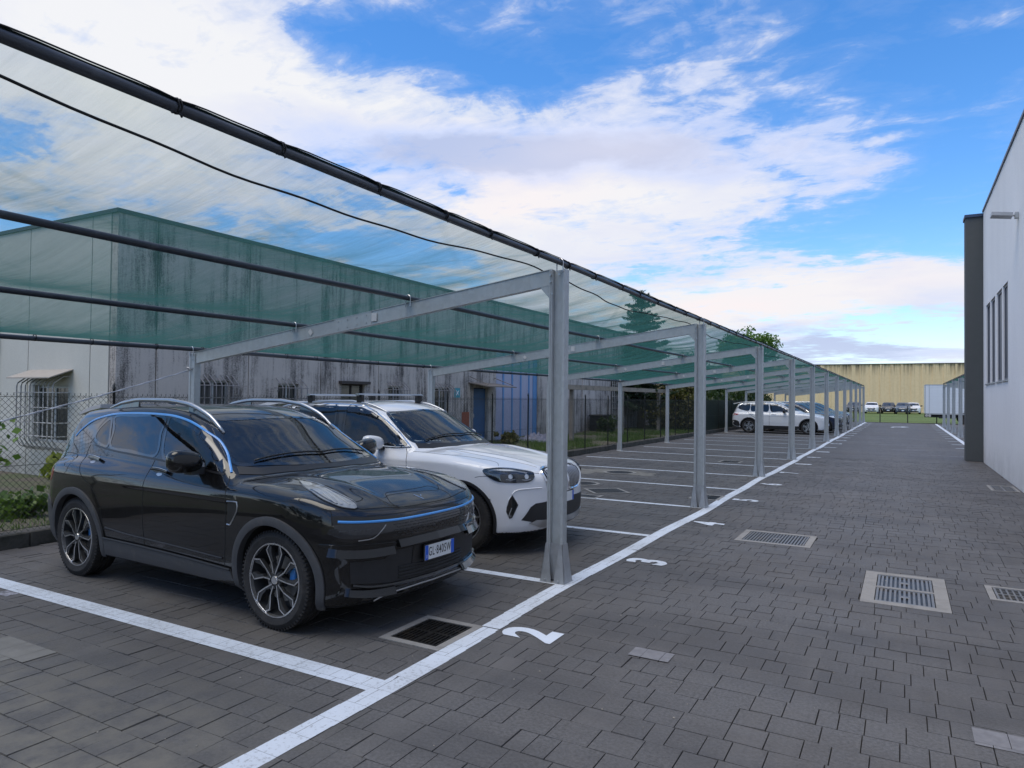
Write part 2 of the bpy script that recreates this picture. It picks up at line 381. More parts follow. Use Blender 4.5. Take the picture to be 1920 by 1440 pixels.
for a,b in (((-1.336,49.62),(-.725,50.21)),((-1.312,41.34),(-.738,41.86)),((-.451,41.39),(.082,41.87)),((-1.356,34.25),(-.708,34.8)),((-.80,29.75),(.06,30.07)),((.07,27.4),(.638,27.54)),((-.325,26.94),(.717,27.02)),((.465,24.96),(1.59,24.86))):
    V=[(a[0],a[1]-.05,.004),(b[0],b[1]-.05,.004),(b[0],b[1]+.05,.004),(a[0],a[1]+.05,.004)]
    mesh_ob('worn_line',V,[(0,1,2,3)],M_oldpaint)['kind']='structure'
# turn arrow near the far end
ar=[(-.72,50.3),(-.55,50.3),(-.50,51.0),(-.10,51.3),(-.10,50.9),(.35,51.7),(-.10,52.4),(-.10,52.0),(-.60,51.6)]
mesh_ob('painted_arrow',[(x,y,.004) for x,y in ar],[tuple(range(len(ar)))],M_linepaint)['kind']='structure'
# ---- drain covers and frames let into the paving
M_frame=P('cast_concrete_collar',(.24,.235,.225),.8,var=.2,scale=9,bump=.3,bscale=60,dirt=(6,.5,.5,(.13,.12,.11)))
M_iron=P('cast_iron_grate',(.035,.034,.033),.45,metal=.7,var=.4,scale=16,bump=.2,dirt=(5,.52,.7,(.10,.075,.05)))
M_steel=P('galvanised_cover',(.17,.175,.18),.5,metal=.35,var=.45,scale=10,dirt=(5,.5,.7,(.22,.18,.13)))
M_pit=P('drain_pit',(.002,.002,.002),1)
def cover(rect,kind,label,fr=.06,mat=M_iron,split=1,rz=0):
    x0,y0,x1,y1=rect; cx,cy=(x0+x1)/2,(y0+y1)/2; hx,hy=(x1-x0)/2,(y1-y0)/2
    t=thing('drain_cover',label,'drain cover',(cx,cy,0),rz,'drain covers set in the paving')
    m=MB(); z=.003
    m.box(-hx,-hy,-.04,hx,-hy+fr,z); m.box(-hx,hy-fr,-.04,hx,hy,z); m.box(-hx,-hy+fr,-.04,-hx+fr,hy-fr,z); m.box(hx-fr,-hy+fr,-.04,hx,hy-fr,z)
    ys=np.linspace(-hy+fr,hy-fr,split+1)
    for q in ys[1:-1]: m.box(-hx+fr,q-.02,-.04,hx-fr,q+.02,z)
    m.build('collar',M_frame,t)
    p=MB(); p.box(-hx+fr,-hy+fr,-.045,hx-fr,hy-fr,-.03); p.build('pit',M_pit,t)
    for q0,q1 in zip(ys[:-1],ys[1:]):
        a0=q0+(.025 if q0>ys[0]+.01 else .008); a1=q1-(.025 if q1<ys[-1]-.01 else .008); g=MB(); X0,X1=-hx+fr+.008,hx-fr-.008
        g.box(X0,a0,-.03,X1,a0+.018,.001); g.box(X0,a1-.018,-.03,X1,a1,.001); g.box(X0,a0+.018,-.03,X0+.018,a1-.018,.001); g.box(X1-.018,a0+.018,-.03,X1,a1-.018,.001)
        if kind=='grate':
            g.box((X0+X1)/2-.014,a0+.018,-.03,(X0+X1)/2+.014,a1-.018,.0005); g.box(X0+.018,(a0+a1)/2-.012,-.03,X1-.018,(a0+a1)/2+.012,-.0005)
            n=10
            for i in range(n):
                x=X0+.03+(X1-X0-.06)*(i+.5)/n
                g.box(x-.007,a0+.018,-.03,x+.007,a1-.018,-.001)
            g.box(X0+.018,a0+(a1-a0)*.25-.004,-.03,X1-.018,a0+(a1-a0)*.25+.004,-.002); g.box(X0+.018,a0+(a1-a0)*.75-.004,-.03,X1-.018,a0+(a1-a0)*.75+.004,-.002)
        else:
            n=int((X1-X0)/.036); bs=MB(); bs.box(X0+.018,a0+.018,-.032,X1-.018,a1-.018,-.012); bs.build('lid_base',M_iron,t)
            for i in range(n):
                x=X0+.02+(X1-X0-.04)*(i+.5)/n; g.box(x-.009,a0+.02,-.03,x+.009,a1-.02,-.001)
            g.bbox((X0+X1)/2-.04,(a0+a1)/2-.03,-.006,(X0+X1)/2+.04,(a0+a1)/2+.03,.0005,.002)
        g.build('grate' if kind=='grate' else 'lid',mat,t)
cover(drain_rects[0],'grate','black iron slotted drain grate beside the white line, in front of the black SUV',.055)
cover(drain_rects[1],'lid','wide ribbed steel manhole cover lying alone in the aisle beyond the painted 3',.07,M_steel)
cover(drain_rects[2],'lid','double ribbed manhole cover with broad pale collar in the middle of the aisle',.10,M_steel,split=2)
cover(drain_rects[3],'grate','grey drain grate cut by the right edge of the photo, beside the double manhole cover',.05,M_steel)
cover(drain_rects[4],'grate','small drain grate at the foot of the white building wall',.05,M_steel)
cover(drain_rects[5],'grate','drain grate at the foot of the second front post of the left canopy',.05,M_iron)
cover(drain_rects[6],'grate','far drain grate between the bay lines, in front of the third front post',.05,M_iron)
M_oldstone=P('pale_old_paving',(.17,.165,.15),.85,var=.35,scale=5,dirt=(3,.5,.6,(.08,.075,.07)))
def ring_cover(x,y,r,label):
    t=thing('manhole_cover',label,'manhole cover',(x,y,.004),0,'round and diamond manhole covers among the bays')
    m=MB(); m.lathe([(r*.80,.0),(r*.80,.006),(r,.006),(r,.0)],40,'z'); m.build('collar',M_frame,t)
    m=MB(); m.lathe([(.001,.003),(r*.78,.003),(r*.78,-.002)],40,'z')
    for i in range(9): 
        q=-r*.6+r*1.2*i/8; h=math.sqrt(max(0,(r*.66)**2-q*q)); m.box(q-.012,-h,.003,q+.012,h,.006)
    m.build('lid',M_iron,t)
ring_cover(-5.45,14.6,.36,'round iron manhole cover in a pale stone patch, the farther of two round ones')
ring_cover(-5.35,12.3,.34,'round iron manhole cover near the nose of the white SUV, the nearer of two')
def diamond(x,y,a,b,label,rz):
    t=thing('manhole_cover',label,'manhole cover',(x,y,.004),rz,'round and diamond manhole covers among the bays')
    m=MB(); m.box(-a,-b,0,a,-b+.05,.006); m.box(-a,b-.05,0,a,b,.006); m.box(-a,-b+.05,0,-a+.05,b-.05,.006); m.box(a-.05,-b+.05,0,a,b-.05,.006); m.build('collar',M_frame,t)
    m=MB(); m.box(-a+.05,-b+.05,-.001,a-.05,b-.05,.004)
    for i in range(8): m.box(-a+.09+(2*a-.2)*i/8,-b+.08,.004,-a+.12+(2*a-.2)*i/8,b-.08,.0065)
    m.build('lid',M_iron,t)
diamond(-4.55,11.55,.33,.33,'square iron cover turned like a diamond between the bay lines',rad(40))
diamond(-4.75,10.75,.40,.18,'flat rectangular cover lying across the bay line before the second post',0)
o=painted('stone_patch',[(-6.6,13.9,-5.9,14.3),(-6.9,14.3,-4.9,14.5),(-6.5,14.5,-4.7,14.9),(-6.2,14.9,-5.0,15.1),(-4.9,14.3,-4.6,14.5)],M_oldstone,.0025)
# loose odd pavers seen near the viewer
painted('pale_paver',[(-1.53,4.27,-1.27,4.43),(.30,4.02,.60,4.22)],P('pale_grey_paver',(.17,.17,.18),.7,var=.5,scale=18),.0035)
painted('stone_patch',[(-5.35,2.05,-4.75,2.25),(-5.2,2.25,-4.62,2.45)],M_oldstone,.0035)
painted('worn_line',[(-6.40,2.90,-6.22,2.995)],M_oldpaint,.0035)
# ---------------------------------------------------------------- car bodies
# A body is the zero surface of a smooth function built from side, top, front
# and rear profiles; panels, lamps and glass are laid onto that same surface.
def curve(pts):
    xs=np.array([p[0] for p in pts],float); ys=np.array([p[1] for p in pts],float)
    d=np.diff(ys)/np.diff(xs); m=np.zeros(len(xs)); m[0]=d[0]; m[-1]=d[-1]
    for i in range(1,len(xs)-1):
        m[i]=0 if d[i-1]*d[i]<=0 else 2*d[i-1]*d[i]/(d[i-1]+d[i])
    def f(x):
        x=np.asarray(x,float); xc=np.clip(x,xs[0],xs[-1])
        i=np.clip(np.searchsorted(xs,xc)-1,0,len(xs)-2); h=xs[i+1]-xs[i]; t=(xc-xs[i])/h
        r=ys[i]*(1+2*t)*(1-t)**2+h*m[i]*t*(1-t)**2+ys[i+1]*t*t*(3-2*t)+h*m[i+1]*t*t*(t-1)
        return r+(x-xc)*np.where(x>xs[-1],m[-1],m[0])
    return f
def smax(a,b,k):
    h=np.clip(.5+.5*(a-b)/k,0,1)
    return b*(1-h)+a*h+k*h*(1-h)
def smin(a,b,k): return -smax(-a,-b,k)

class Body:
    def __init__(s,**p):
        s.__dict__.update(p)
        for n in ('plan','sec','top','fy','fz','ry','rz','gplan','gtop','bot'): setattr(s,n,curve(getattr(s,n)))
    def f(s,P):
        x,y,z=P[...,0],np.abs(P[...,1]),P[...,2]
        side=y-(s.plan(x)+s.sec(z))
        if s.crease: side=side-s.crease*np.exp(-((z-s.crz-s.crs*(x-1.3))/.05)**2)
        top=z-(s.top(x)-s.crown*(y/.9)**2+s.ridge*np.exp(-((y-s.ridge_y-(x-2.9)*s.ridge_s)/.06)**2)*np.clip((x-2.4)/.3,0,1)*np.clip((s.xf-.12-x)/.25,0,1))
        front=x-(s.xf-s.fy(y)-s.fz(z))
        rear=(s.xr+s.ry(y)+s.rz(z))-x
        L=smax(side,top,.09); L=smax(L,front,.07); L=smax(L,rear,.09); L=smax(L,s.bot(x)-z,.05)
        g1=y-(s.gplan(x)-s.tumble*(z-1.05))
        g2=(z-(s.gtop(x+s.wrap*np.sign(x-1)*(y/.7)**2)-s.rcrown*(y/.7)**2))*.75
        G=smax(g1,g2,s.gk)
        G=smax(G,.9-z,.02)
        f=smin(L,G,.035)
        for cx in (0,s.wb):
            c=np.hypot(x-cx,z-s.wr)-s.arch
            f=smax(f,-np.maximum(c,.52-y),.008)
        return f
    def grad(s,P,e=.002):
        g=np.empty_like(P)
        for i in range(3):
            d=np.zeros(3); d[i]=e
            g[...,i]=(s.f(P+d)-s.f(P-d))/(2*e)
        return g
    def normal(s,P):
        g=s.grad(P,.006); return g/np.maximum(np.linalg.norm(g,axis=-1,keepdims=True),1e-9)
    def net(s,step):
        ax=[np.arange(a,b+step,step) for a,b in ((s.xr-.1,s.xf+.1),(-1.06,1.06),(.1,s.zmax))]
        n=[len(a) for a in ax]
        X=np.stack(np.meshgrid(*ax,indexing='ij'),-1); F=s.f(X)
        S=F<0
        cell=np.zeros((n[0]-1,n[1]-1,n[2]-1),int); acc=np.zeros(cell.shape+(3,)); cnt=np.zeros(cell.shape)
        quads=[]; edges=[]
        for a in range(3):
            sl0=[slice(None)]*3; sl1=[slice(None)]*3; sl0[a]=slice(0,-1); sl1[a]=slice(1,None)
            A,B=F[tuple(sl0)],F[tuple(sl1)]; ch=(A<0)!=(B<0)
            idx=np.argwhere(ch); t=(A/(A-B+1e-12))[ch]
            p=np.stack([ax[k][idx[:,k]] for k in range(3)],-1).astype(float); p[:,a]+=t*step
            b,c=(a+1)%3,(a+2)%3
            qs=[]
            for db,dc in ((0,0),(-1,0),(-1,-1),(0,-1)):
                ci=idx.copy(); ci[:,b]+=db; ci[:,c]+=dc
                ok=np.all((ci>=0)&(ci<np.array(cell.shape)),axis=1); ci=np.clip(ci,0,np.array(cell.shape)-1)
                np.add.at(acc,tuple(ci.T),p); np.add.at(cnt,tuple(ci.T),1); qs.append(ci)
            edges.append((qs,A[ch]<0))
        m=cnt>0; ids=-np.ones(cell.shape,int); ids[m]=np.arange(m.sum()); V=acc[m]/cnt[m][:,None]
        for qs,inside in edges:
            q=np.stack([ids[tuple(c.T)] for c in qs],-1)
            q[~inside]=q[~inside][:,::-1]; quads.append(q)
        Q=np.concatenate(quads)
        for _ in range(3):
            g=s.grad(V); V=V-np.clip(s.f(V)/np.maximum((g*g).sum(-1),.05),-.4*step,.4*step)[:,None]*g
        return V,Q
    def cast(s,O,D,t0,t1,n=90):
        # first crossing from outside along rays O+D*t
        O=np.asarray(O,float); D=np.asarray(D,float); ts=np.linspace(t0,t1,n)
        lo=np.full(len(O),np.nan); prev=s.f(O+D*t0)
        for a,b in zip(ts[:-1],ts[1:]):
            cur=s.f(O+D*b); hit=(prev>0)&(cur<=0)&np.isnan(lo); lo[hit]=a; prev=cur
        miss=np.isnan(lo); L=np.where(miss,t0,lo); H=L+(t1-t0)/(n-1)
        for _ in range(18):
            M=(L+H)/2; v=s.f(O+D*M[:,None])>0; L=np.where(v,M,L); H=np.where(v,H,M)
        R=O+D*((L+H)/2)[:,None]
        return R,miss
    def drape(s,pts,view):
        # 2-D points -> points on the surface. side: (x,z)  front/rear: (y,z)  top: (x,y)
        p=np.asarray(pts,float); n=len(p); z=np.zeros(n)
        if view=='right': O=np.stack([p[:,0],z-1.2,p[:,1]],-1); D=np.tile([0,1.,0],(n,1)); T=(0,1.1)
        elif view=='left': O=np.stack([p[:,0],z+1.2,p[:,1]],-1); D=np.tile([0,-1.,0],(n,1)); T=(0,1.1)
        elif view=='front': O=np.stack([z+s.xf+.3,p[:,0],p[:,1]],-1); D=np.tile([-1.,0,0],(n,1)); T=(0,3.2)
        elif view=='rear': O=np.stack([z+s.xr-.3,p[:,0],p[:,1]],-1); D=np.tile([1.,0,0],(n,1)); T=(0,2.5)
        elif view=='top': O=np.stack([p[:,0],p[:,1],z+2.2],-1); D=np.tile([0,0,-1.],(n,1)); T=(0,1.9)
        R,miss=s.cast(O,D,*T)
        if miss.any() and (~miss).any():
            ok=np.where(~miss)[0]
            for i in np.where(miss)[0]:
                j=ok[np.argmin(((p[ok]-p[i])**2).sum(1))]; R[i]=R[j]
        return R

BLACK_SUV_P=dict(xr=-.86,xf=3.50,wb=2.734,wr=.358,arch=.405,zmax=1.65,
  plan=[(-.9,.80),(-.55,.885),(0,.915),(.6,.905),(1.4,.90),(2.1,.905),(2.75,.925),(3.2,.90),(3.5,.85),(3.7,.8)],
  sec=[(.1,-.10),(.28,-.035),(.42,-.012),(.62,.01),(.80,.018),(.93,.012),(1.03,-.02),(1.12,-.06)],
  top=[(-.95,.90),(-.8,1.0),(-.55,1.08),(0,1.13),(.6,1.125),(1.3,1.105),(2.1,1.075),(2.45,1.075),(2.9,1.04),(3.2,.965),(3.38,.89),(3.5,.80)],
  crown=.055,ridge=.012,ridge_y=.47,ridge_s=-.18,crease=.0,crz=.9,crs=-.03,
  fy=[(0,0),(.3,.02),(.55,.075),(.72,.15),(.83,.26),(.90,.42),(.96,.62)],
  fz=[(.15,.16),(.24,.05),(.33,.02),(.5,.012),(.6,0),(.72,.0),(.8,.01),(.9,.05),(1,.14)],
  ry=[(0,0),(.4,.02),(.7,.10),(.85,.22),(.95,.42)],
  rz=[(.2,.16),(.35,.04),(.6,0),(.85,.03),(1.0,.07),(1.1,.13)],
  gplan=[(-.9,.70),(-.4,.80),(.3,.845),(1.2,.865),(2.0,.865),(2.6,.84)],tumble=.36,
  gtop=[(-.95,.80),(-.82,1.05),(-.62,1.46),(-.50,1.53),(0,1.575),(.5,1.60),(1.0,1.60),(1.35,1.575),(1.65,1.50),(1.95,1.34),(2.3,1.15),(2.65,.93)],
  wrap=.16,rcrown=.030,gk=.055,
  bot=[(-.9,.42),(-.6,.30),(0,.22),(2.7,.22),(3.2,.20),(3.7,.20)])
WHITE_SUV_P=dict(xr=-1.0,xf=3.70,wb=2.864,wr=.363,arch=.405,zmax=1.72,
  plan=[(-1.0,.84),(-.6,.90),(0,.935),(.6,.925),(1.4,.92),(2.2,.925),(2.9,.94),(3.3,.92),(3.55,.88),(3.75,.82)],
  sec=[(.1,-.10),(.28,-.04),(.45,-.02),(.62,.0),(.80,.006),(.95,.006),(1.02,-.015),(1.12,-.05)],
  top=[(-1.05,.95),(-.85,1.05),(-.55,1.10),(0,1.13),(.6,1.13),(1.3,1.12),(2.1,1.10),(2.4,1.11),(2.9,1.06),(3.3,.99),(3.55,.92),(3.70,.82)],
  crown=.06,ridge=.015,ridge_y=.50,ridge_s=-.25,crease=.0,crz=.9,crs=-.03,
  fy=[(0,0),(.3,.02),(.5,.05),(.68,.13),(.80,.24),(.88,.36),(.97,.62)],
  fz=[(.15,.16),(.24,.06),(.33,.02),(.5,.0),(.6,0),(.72,.0),(.8,.005),(.9,.03),(1,.12)],
  ry=[(0,0),(.4,.02),(.7,.08),(.85,.18),(.95,.38)],
  rz=[(.2,.14),(.35,.03),(.6,0),(.85,.02),(1.0,.06),(1.1,.11)],
  gplan=[(-1.0,.74),(-.4,.82),(.3,.86),(1.2,.875),(2.0,.87),(2.6,.85)],tumble=.36,
  gtop=[(-1.05,.85),(-.92,1.08),(-.72,1.42),(-.58,1.52),(0,1.595),(.5,1.63),(1.0,1.635),(1.35,1.61),(1.65,1.54),(2.0,1.36),(2.35,1.16),(2.7,.95)],
  wrap=.15,rcrown=.05,gk=.07,
  bot=[(-1.0,.42),(-.6,.30),(0,.23),(2.8,.23),(3.2,.22),(3.75,.23)])

MPV_P=dict(WHITE_SUV_P); MPV_P.update(xr=-.95,xf=3.68,wb=2.84,
  top=[(-1.0,.98),(-.8,1.06),(-.5,1.09),(0,1.10),(1.3,1.09),(2.1,1.09),(2.5,1.09),(2.9,1.05),(3.3,.98),(3.55,.90),(3.68,.80)],
  gtop=[(-1.0,.90),(-.88,1.10),(-.70,1.48),(-.58,1.56),(0,1.61),(.5,1.63),(1.0,1.63),(1.4,1.60),(1.7,1.52),(2.05,1.35),(2.4,1.17),(2.8,.95)])
# ---------------------------------------------------------------- car materials
def paint(name,col,rough=.22,coat=1.0,dust=(.25,.23,.2),dustamt=.10,metal=0):
    m,t,b,o=newmat(name); oc=t.n('ShaderNodeTexCoord').outputs['Object']
    n=t.noise(oc,9,8,.7); n2=t.noise(t.map(oc,scale=(1,1,2.5)),2.2,5,.6)
    z=t.sep(oc)[2]; low=t.ramp(z,[(.25,1),(.75,.25),(1,.18)])
    dirt=t.math('MULTIPLY',t.math('MULTIPLY',t.ramp(n,[(.35,.2),(.75,1)]),low),t.math('MULTIPLY',t.ramp(n2,[(.3,.4),(.7,1)]),dustamt*2))
    c=t.mix(dirt,col,dust)
    back=t.n('ShaderNodeNewGeometry').outputs['Backfacing']; c=t.mix(back,c,(.02,.02,.022))
    t.put(b.inputs['Base Color'],c); b.inputs['Metallic'].default_value=metal; b.inputs['Specular IOR Level'].default_value=.15
    t.put(b.inputs['Roughness'],t.math('MULTIPLY_ADD',dirt,.6,rough,clamp=True)); t.put(b.inputs['Coat Weight'],t.math('SUBTRACT',coat,back,clamp=True))
    t.put(b.inputs['Coat Roughness'],t.math('MULTIPLY_ADD',dirt,.35,.035))
    return m
def glassm(name,tint,dark,rough=.0,grime=.02):
    m,t,b,o=newmat(name); t.nt.nodes.remove(b)
    tr=t.n('ShaderNodeBsdfTransparent'); tr.inputs[0].default_value=(*[tint[i]*dark for i in range(3)],1)
    gl=t.n('ShaderNodeBsdfGlossy'); gl.inputs['Roughness'].default_value=.015; gl.inputs[0].default_value=(.95,.97,1,1)
    df=t.n('ShaderNodeBsdfDiffuse'); df.inputs[0].default_value=(.3,.32,.33,1)
    fr=t.n('ShaderNodeFresnel'); fr.inputs[0].default_value=1.6
    oc=t.n('ShaderNodeTexCoord').outputs['Object']; n=t.noise(oc,14,6,.7)
    a=t.n('ShaderNodeMixShader'); t.put(a.inputs[0],t.math('MULTIPLY_ADD',fr.outputs[0],1.05,.01,clamp=True)); t.L(tr.outputs[0],a.inputs[1]); t.L(gl.outputs[0],a.inputs[2])
    c=t.n('ShaderNodeMixShader'); t.put(c.inputs[0],t.math('MULTIPLY',t.ramp(n,[(.45,.3),(.8,1)]),grime)); t.L(a.outputs[0],c.inputs[1]); t.L(df.outputs[0],c.inputs[2])
    t.L(c.outputs[0],o.inputs[0]); return m
M_glass=glassm('windscreen_glass',(.82,.90,.92),.92); M_dglass=glassm('privacy_glass',(.6,.65,.7),.06)
M_sglass=glassm('door_glass',(.7,.78,.8),.38)
M_lens=glassm('lamp_glass',(.95,.97,1),.92,grime=.03)
M_rubber=P('tyre_rubber',(.018,.017,.017),.78,var=.3,scale=20,bump=.35,bscale=70,dirt=(9,.5,.5,(.06,.052,.045)))
M_blackpl=P('black_plastic',(.012,.012,.013),.38,var=.2)
M_gloss=P('gloss_black_trim',(.004,.004,.005),.07,coat=1,rvar=.03)
M_clad=P('grey_cladding_plastic',(.055,.056,.06),.55,var=.25,scale=12,bump=.15,bscale=160,dirt=(7,.55,.6,(.11,.10,.09)))
M_cladblack=P('black_cladding_plastic',(.018,.018,.02),.55,var=.2,scale=12,bump=.12,bscale=160)
M_silver=P('satin_silver_trim',(.50,.51,.53),.34,metal=1,rvar=.08)
M_chrome=P('bright_chrome',(.8,.82,.85),.08,metal=1,rvar=.05)
M_rimdark=P('dark_grey_alloy',(.075,.078,.082),.38,metal=.6,var=.2,dirt=(8,.5,.4,(.13,.11,.09)))
M_rimbright=P('machined_alloy',(.66,.66,.67),.28,metal=.9,var=.12,dirt=(10,.5,.4,(.3,.27,.23)))
M_rimsilver=P('silver_alloy',(.55,.56,.57),.3,metal=.85,var=.12,dirt=(10,.5,.4,(.25,.23,.2)))
M_blue=P('sky_blue_trim',(.07,.30,.72),.3,coat=.4,var=.05)
M_liner=P('wheel_arch_liner',(.008,.008,.008),.9)
M_seat=P('charcoal_seat_fabric',(.075,.078,.085),.8,var=.25,scale=30)
M_dash=P('soft_dashboard',(.045,.046,.05),.6,var=.2,scale=20)
M_seam=P('panel_gap_shadow',(.003,.003,.003),.8)
M_white=P('white_plate',(.75,.77,.78),.35,var=.05); M_plblue=P('plate_blue',(.02,.12,.62),.35,var=.05); M_plblack=P('plate_lettering',(.01,.01,.01),.5)
M_lampsilver=P('lamp_reflector',(.70,.74,.80),.25,metal=.25,rvar=.1,var=.3,scale=25)
M_lampdark=P('lamp_housing_dark',(.02,.021,.024),.2,coat=.6)
M_red=P('red_lamp_plastic',(.35,.01,.01),.15,coat=1)
M_disc=P('brake_disc_steel',(.3,.29,.28),.4,metal=.9)

class Car:
    def __init__(s,name,label,params,paintm,x,y,hd,step=.02,scale=.962,group=None,holes=True,cat='car',rim='blade',trim=None):
        s.b=Body(**params); s.root=thing(name,label,cat,(x,y,0),hd,group,scale); s.paint=paintm; s.step=step; s.lod=step>.03
        s.holes=[]; s.name=name; s.rimstyle=rim; s.trim=trim
    def body(s,side_polys=(),ws=None,rw=None):
        V,Q=s.b.net(s.step); c=V[Q].mean(1); keep=np.ones(len(Q),bool); mrg=s.step*.9
        for poly in side_polys:
            p=c[:,[0,2]]; keep&=~((np.abs(c[:,1])>.45)&(c[:,2]>.98)&inpoly(p,poly)&(edist(p,poly)>mrg))
        if ws is not None:
            p=c[:,:2]; keep&=~((c[:,2]>1.02)&inpoly(p,ws)&(edist(p,ws)>mrg))
        Q=Q[keep]; c=c[keep]
        mid=np.zeros(len(Q),int)
        for cx in (0,s.b.wb):
            r=np.hypot(c[:,0]-cx,c[:,2]-s.b.wr); mid[(r<s.b.arch+.012)&(np.abs(c[:,1])<s.b.plan(c[:,0])-.012)]=1
        mid[(c[:,2]<s.b.bot(c[:,0])+.03)]=1
        N=s.b.normal(V)
        o=mesh_ob('body',V,Q,[s.paint,M_liner],s.root,True,midx=list(map(int,mid)))
        me=o.data
        if len(me.vertices)==len(N): me.normals_split_custom_set_from_vertices([tuple(map(float,n)) for n in N])
        s.bodyob=o; return o
    def _drape(s,pts,view):
        p=np.asarray(pts,float)
        if view=='corner':
            n=len(p); e=np.array([.7071,.7071,0]); D=np.array([-.7071,.7071,0])
            O=p[:,:1]*e-D*4.2+np.stack([np.zeros(n),np.zeros(n),p[:,1]],-1); R,miss=s.b.cast(O,np.tile(D,(n,1)),0,3.2)
            ok=np.where(~miss)[0]
            for i in np.where(miss)[0]:
                if len(ok): R[i]=R[ok[np.argmin(((p[ok]-p[i])**2).sum(1))]]
            return R
        return s.b.drape(p,view)
    def emit(s,name,V,F,mat,mirror,parent,smooth=True,angle=None,label=None):
        par=parent or s.root
        o=mesh_ob(name,V,F,mat,par,smooth,angle=angle); r=[o]
        if label: o['label']=label
        if mirror:
            V2=np.array(V)*np.array([1,-1,1]); o2=mesh_ob(name,V2,[tuple(f)[::-1] for f in F],mat,par,smooth,angle=angle); r.append(o2)
        return r
    def panel(s,name,poly,view,mat,off=.003,mirror=False,res=.03,parent=None,step=None,rim=.012,smoothed=True,label=None):
        poly=smoothpath(poly,res,True) if smoothed else resample(poly,res,True)
        lo,hi=poly.min(0),poly.max(0); gx=np.arange(lo[0]+res/2,hi[0],res); gy=np.arange(lo[1]+res/2,hi[1],res)
        G=np.stack(np.meshgrid(gx,gy,indexing='ij'),-1).reshape(-1,2)
        if len(G): G=G[inpoly(G,poly)]
        if len(G): G=G[edist(G,poly)>res*.45]
        pts=np.concatenate([poly,G]) if len(G) else poly; n=len(poly)
        res_=delaunay_2d_cdt([Vector(p) for p in pts],[],[list(range(n))],1,1e-6)
        V2=np.array([tuple(v) for v in res_[0]]); F=[tuple(f) for f in res_[2]]
        R=s._drape(V2,view); N=s.b.normal(R); V=R+N*off
        a,b,c=V[F[0][0]],V[F[0][1]],V[F[0][2]]
        tot=sum(np.dot(np.cross(V[f[1]]-V[f[0]],V[f[2]]-V[f[0]]),N[f[0]]) for f in F[:40])
        if tot<0: F=[f[::-1] for f in F]
        if rim:
            # boundary edges get a skirt sinking into the body
            cnt={}
            for f in F:
                for i in range(3):
                    e=(f[i],f[(i+1)%3]); cnt[e]=1
            bd=[e for e in cnt if (e[1],e[0]) not in cnt]; m={}; V=list(V)
            for a_,b_ in bd:
                for q in (a_,b_):
                    if q not in m: m[q]=len(V); V.append(R[q]+N[q]*(off-rim))
            F=F+[(b_,a_,m[a_],m[b_]) for a_,b_ in bd]; V=np.array(V)
        return s.emit(name,V,F,mat,mirror,parent,True,40,label)
    def strip(s,name,path,width,view,mat,off=.004,mirror=False,closed=False,parent=None,smoothed=True,res=.03,sink=.01,raise_=.0,sym=False,label=None,tilt=0.):
        path=np.array(path,float)
        if sym: # front-view path given for y<0 and completed across the centre
            path=np.concatenate([path,(path*np.array([-1,1]))[::-1]])
        path=smoothpath(path,res,closed) if smoothed else resample(path,res,closed)
        R=s._drape(path,view); N=s.b.normal(R); k=len(R)
        T=np.empty_like(R)
        for i in range(k):
            T[i]=R[(i+1)%k if closed else min(i+1,k-1)]-R[(i-1)%k if closed else max(i-1,0)]
        T/=np.maximum(np.linalg.norm(T,axis=1,keepdims=True),1e-9); B=np.cross(N,T); B/=np.maximum(np.linalg.norm(B,axis=1,keepdims=True),1e-9)
        w=width/2
        prof=[(-w,off-sink),(-w,off),(0,off+raise_),(w,off),(w,off-sink)]
        prof=[(a,h-tilt*a/w) for a,h in prof[1:4]]; prof=[(-w,off-sink)]+prof+[(w,off-sink)]
        V=[];F=[]
        for i in range(k):
            for a,h in prof: V.append(R[i]+B[i]*a+N[i]*h)
        m=len(prof)
        for i in range(k if closed else k-1):
            j=(i+1)%k
            for q in range(m-1): F.append((i*m+q,i*m+q+1,j*m+q+1,j*m+q))
        if not closed: F+=[tuple(range(m))[::-1],tuple(range((k-1)*m,k*m))]
        V=np.array(V); q=F[1]; nn=np.cross(V[q[1]]-V[q[0]],V[q[2]]-V[q[0]])
        if np.dot(nn,N[0])<0: F=[f[::-1] for f in F]
        return s.emit(name,V,F,mat,mirror,parent,True,35,label)
    def wheel(s,cx,side,r,rr,tw=.225,yo=.92):
        # side -1: right-hand side (y<0). Geometry built for the right, outer face towards -y
        root=MB(); n=64 if not s.lod else 32
        f=lambda pr:[(a,b) for a,b in pr]
        tp=[(rr-.004,.02),(rr+.004,.004),(rr+.02,.0),(r-.045,-.006),(r-.018,.006),(r-.004,.022),(r,.04)]
        if not s.lod:
            for g in (.07,.105,.14):
                tp+=[(r,g-.006),(r-.008,g-.004),(r-.008,g+.004),(r,g+.006)]
        tp+=[(r,tw-.04),(r-.012,tw-.01),(r-.05,tw),(rr,tw-.01)]
        root.lathe(tp,n)
        if not s.lod:
            # sidewall and shoulder lugs
            for j in range(72):
                a=2*math.pi*j/72; ca,sa=math.cos(a),math.sin(a); t=.006
                for (r0,r1,y0,y1) in ((r-.02,r+.0015,.004,.034),):
                    V=[]
                    for rad_ in (r0,r1):
                        for yy in (y0,y1):
                            for q in (-t,t): V.append((ca*rad_-sa*q,yy if rad_==r0 else yy+.004,sa*rad_+ca*q))
                    root.add(V,[(0,1,3,2),(4,6,7,5),(0,4,5,1),(2,3,7,6),(0,2,6,4),(1,5,7,3)])
        w=root.build('wheel',M_rubber,s.root,True,loc=(cx,-yo,r),angle=35)
        rb=MB()
        # barrel 0 dark, bright lip 1
        rb.lathe([(rr-.002,.022),(rr-.012,.03),(rr-.03,.09),(rr-.035,.17),(.06,.18),(0.001,.18)],n,m=0)
